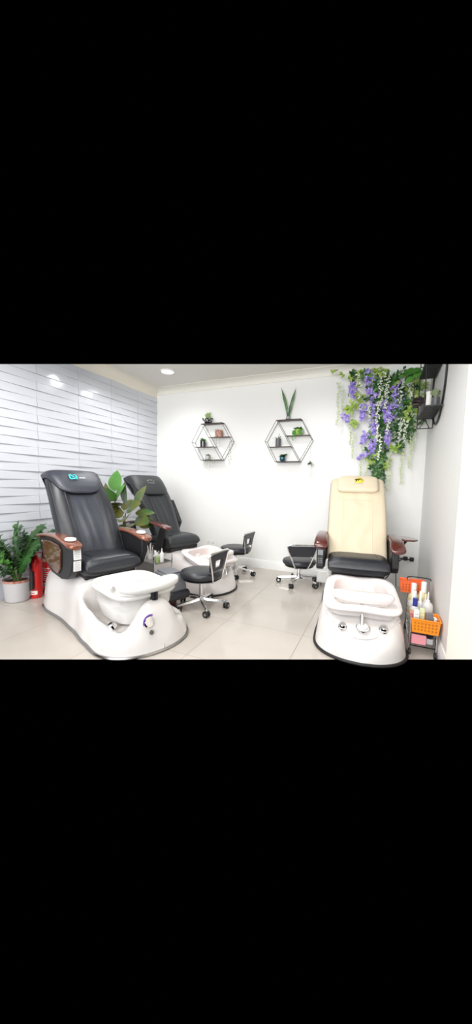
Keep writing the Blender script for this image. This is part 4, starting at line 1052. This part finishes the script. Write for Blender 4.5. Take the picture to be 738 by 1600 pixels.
def basket(label, x, y, z, w, d, h, m):
    R = empty('plastic_basket', label, 'basket', (x, y, z)); t_ = .004; k = 1.12
    b = MB()
    def rg(s_, zz, o=0): return [Vector((sx*(w/2*s_+o), sy*(d/2*s_+o), zz)) for sx, sy in ((-1, -1), (1, -1), (1, 1), (-1, 1))]
    b.rings([rg(1/k, 0), rg(1, h), rg(1, h, -t_), rg(1/k, t_, -t_)]); b.build('basket_body', MT[m], R)
    b = MB(); b.tube(rg(1, h, .002), .005, 6, closed=True); b.build('basket_rim', MT[m], R)
    for s_, n in ((-1, 7), (1, 7)):
        for i in range(n):
            for j in range(3):
                b = MB(); b.box(((-.40+.8*i/(n-1))*w*.9, s_*(d/2*(1/k+(1-1/k)*(.25+.25*j)))+s_*.0006, h*(.25+.24*j)), (w*.06, .0015, h*.12))
                b.build('slot', mat('shadowed_'+m, tuple(c*.45 for c in MT[m].node_tree.nodes['Principled BSDF'].inputs['Base Color'].default_value[:3]), .6) if 'shadowed_'+m not in bpy.data.materials else bpy.data.materials['shadowed_'+m], R)
    return R
basket('orange plastic basket on the front of the wire trolley, full of packets', .345, 2.80, .182, .19, .17, .105, 'orange')
basket('orange red plastic basket at the back end of the wire trolley', .285, 3.27, .335, .20, .11, .10, 'orangered')
CB = [((.29, 3.13), .040, .27, 'oil', 'labelw', 'cap', 'labelw', 'white capped bottle of yellow oil at the back left of the wire trolley'),
      ((.365, 3.14), .042, .29, 'oil', 'labelw', 'cap', None, 'large amber bottle with white cap at the back right of the wire trolley'),
      ((.285, 3.03), .040, .23, 'cloud', 'labelw', 'cap', 'oil', 'cloudy bottle with yellowish label in the middle of the wire trolley'),
      ((.288, 2.935), .036, .20, 'cloud', 'blue', 'cap', 'lblue', 'clear bottle with navy cap and blue label on the wire trolley'),
      ((.375, 2.93), .038, .27, 'cloud', 'labelw', 'pump', None, 'white bottle with tall white nozzle behind the orange basket'),
      ((.37, 3.03), .028, .22, 'labelw', 'labelw', 'pump', None, 'slim white nozzle bottle next to the wall on wire trolley'),
      ((.328, 2.985), .018, .25, 'labelw', 'labelw', 'cap', None, 'thin white tube bottle in the centre of the wire trolley')]
for (x, y), r, h, bo, ca, stl, lab, lb in CB: bottle(lb, x, y, .176, r, h, bo, ca, stl, lab=lab)
def carton(label, x, y, z, d, rz, m, m2=None, cat='packet'):
    R = empty('packet', label, cat, (x, y, z), rz)
    q = MB().box((0, 0, d[2]/2), d).build('carton', MT[m], R, bevel=.003)
    if m2:
        for i in range(5): MB().box((0, -d[1]/2-.0006, d[2]*(.2+.15*i)), (d[0]*.6, .0012, d[2]*.05)).build('printed_line', MT[m2], q)
carton('white printed packet standing at the left end of the orange basket', .285, 2.775, .188, (.035, .03, .15), .1, 'labelw', 'logog')
carton('cream packet standing in the middle of the orange basket', .325, 2.80, .188, (.035, .03, .16), -.1, 'petalg', 'oil')
carton('dark slate packet leaning at the right in the orange basket', .372, 2.785, .188, (.045, .03, .135), .1, 'greypl')
carton('white wipe packet tucked at the far right of the orange basket', .412, 2.80, .188, (.024, .05, .10), .2, 'labelw', 'oil')
carton('maroon carton standing beside the orange basket on the trolley', .268, 2.86, .176, (.03, .04, .11), 0, 'pinkpl')
t = empty('pink_tub', 'pink plastic tub on the lowest shelf of the wire trolley', 'tub', (.31, 2.80, .081))
b = MB(); b.prism([(-.05, -.05), (.05, -.05), (.05, .05), (-.05, .05)], 0, .075, 'z'); b.build('tub_body', MT['pinkpl'], t, bevel=.006)
t = empty('sponge_bag', 'bundle of grey and white sponges on the low shelf of the trolley', 'sponges', (.385, 2.82, .081))
MB().box((0, 0, .025), (.05, .10, .05)).build('sponge', MT['potgrey'], t, bevel=.012)
MB().lathe([(.02, 0), (.024, .03), (.001, .034)], (0, -.035, .05), 14).build('round_lid', MT['blackpl'], t)
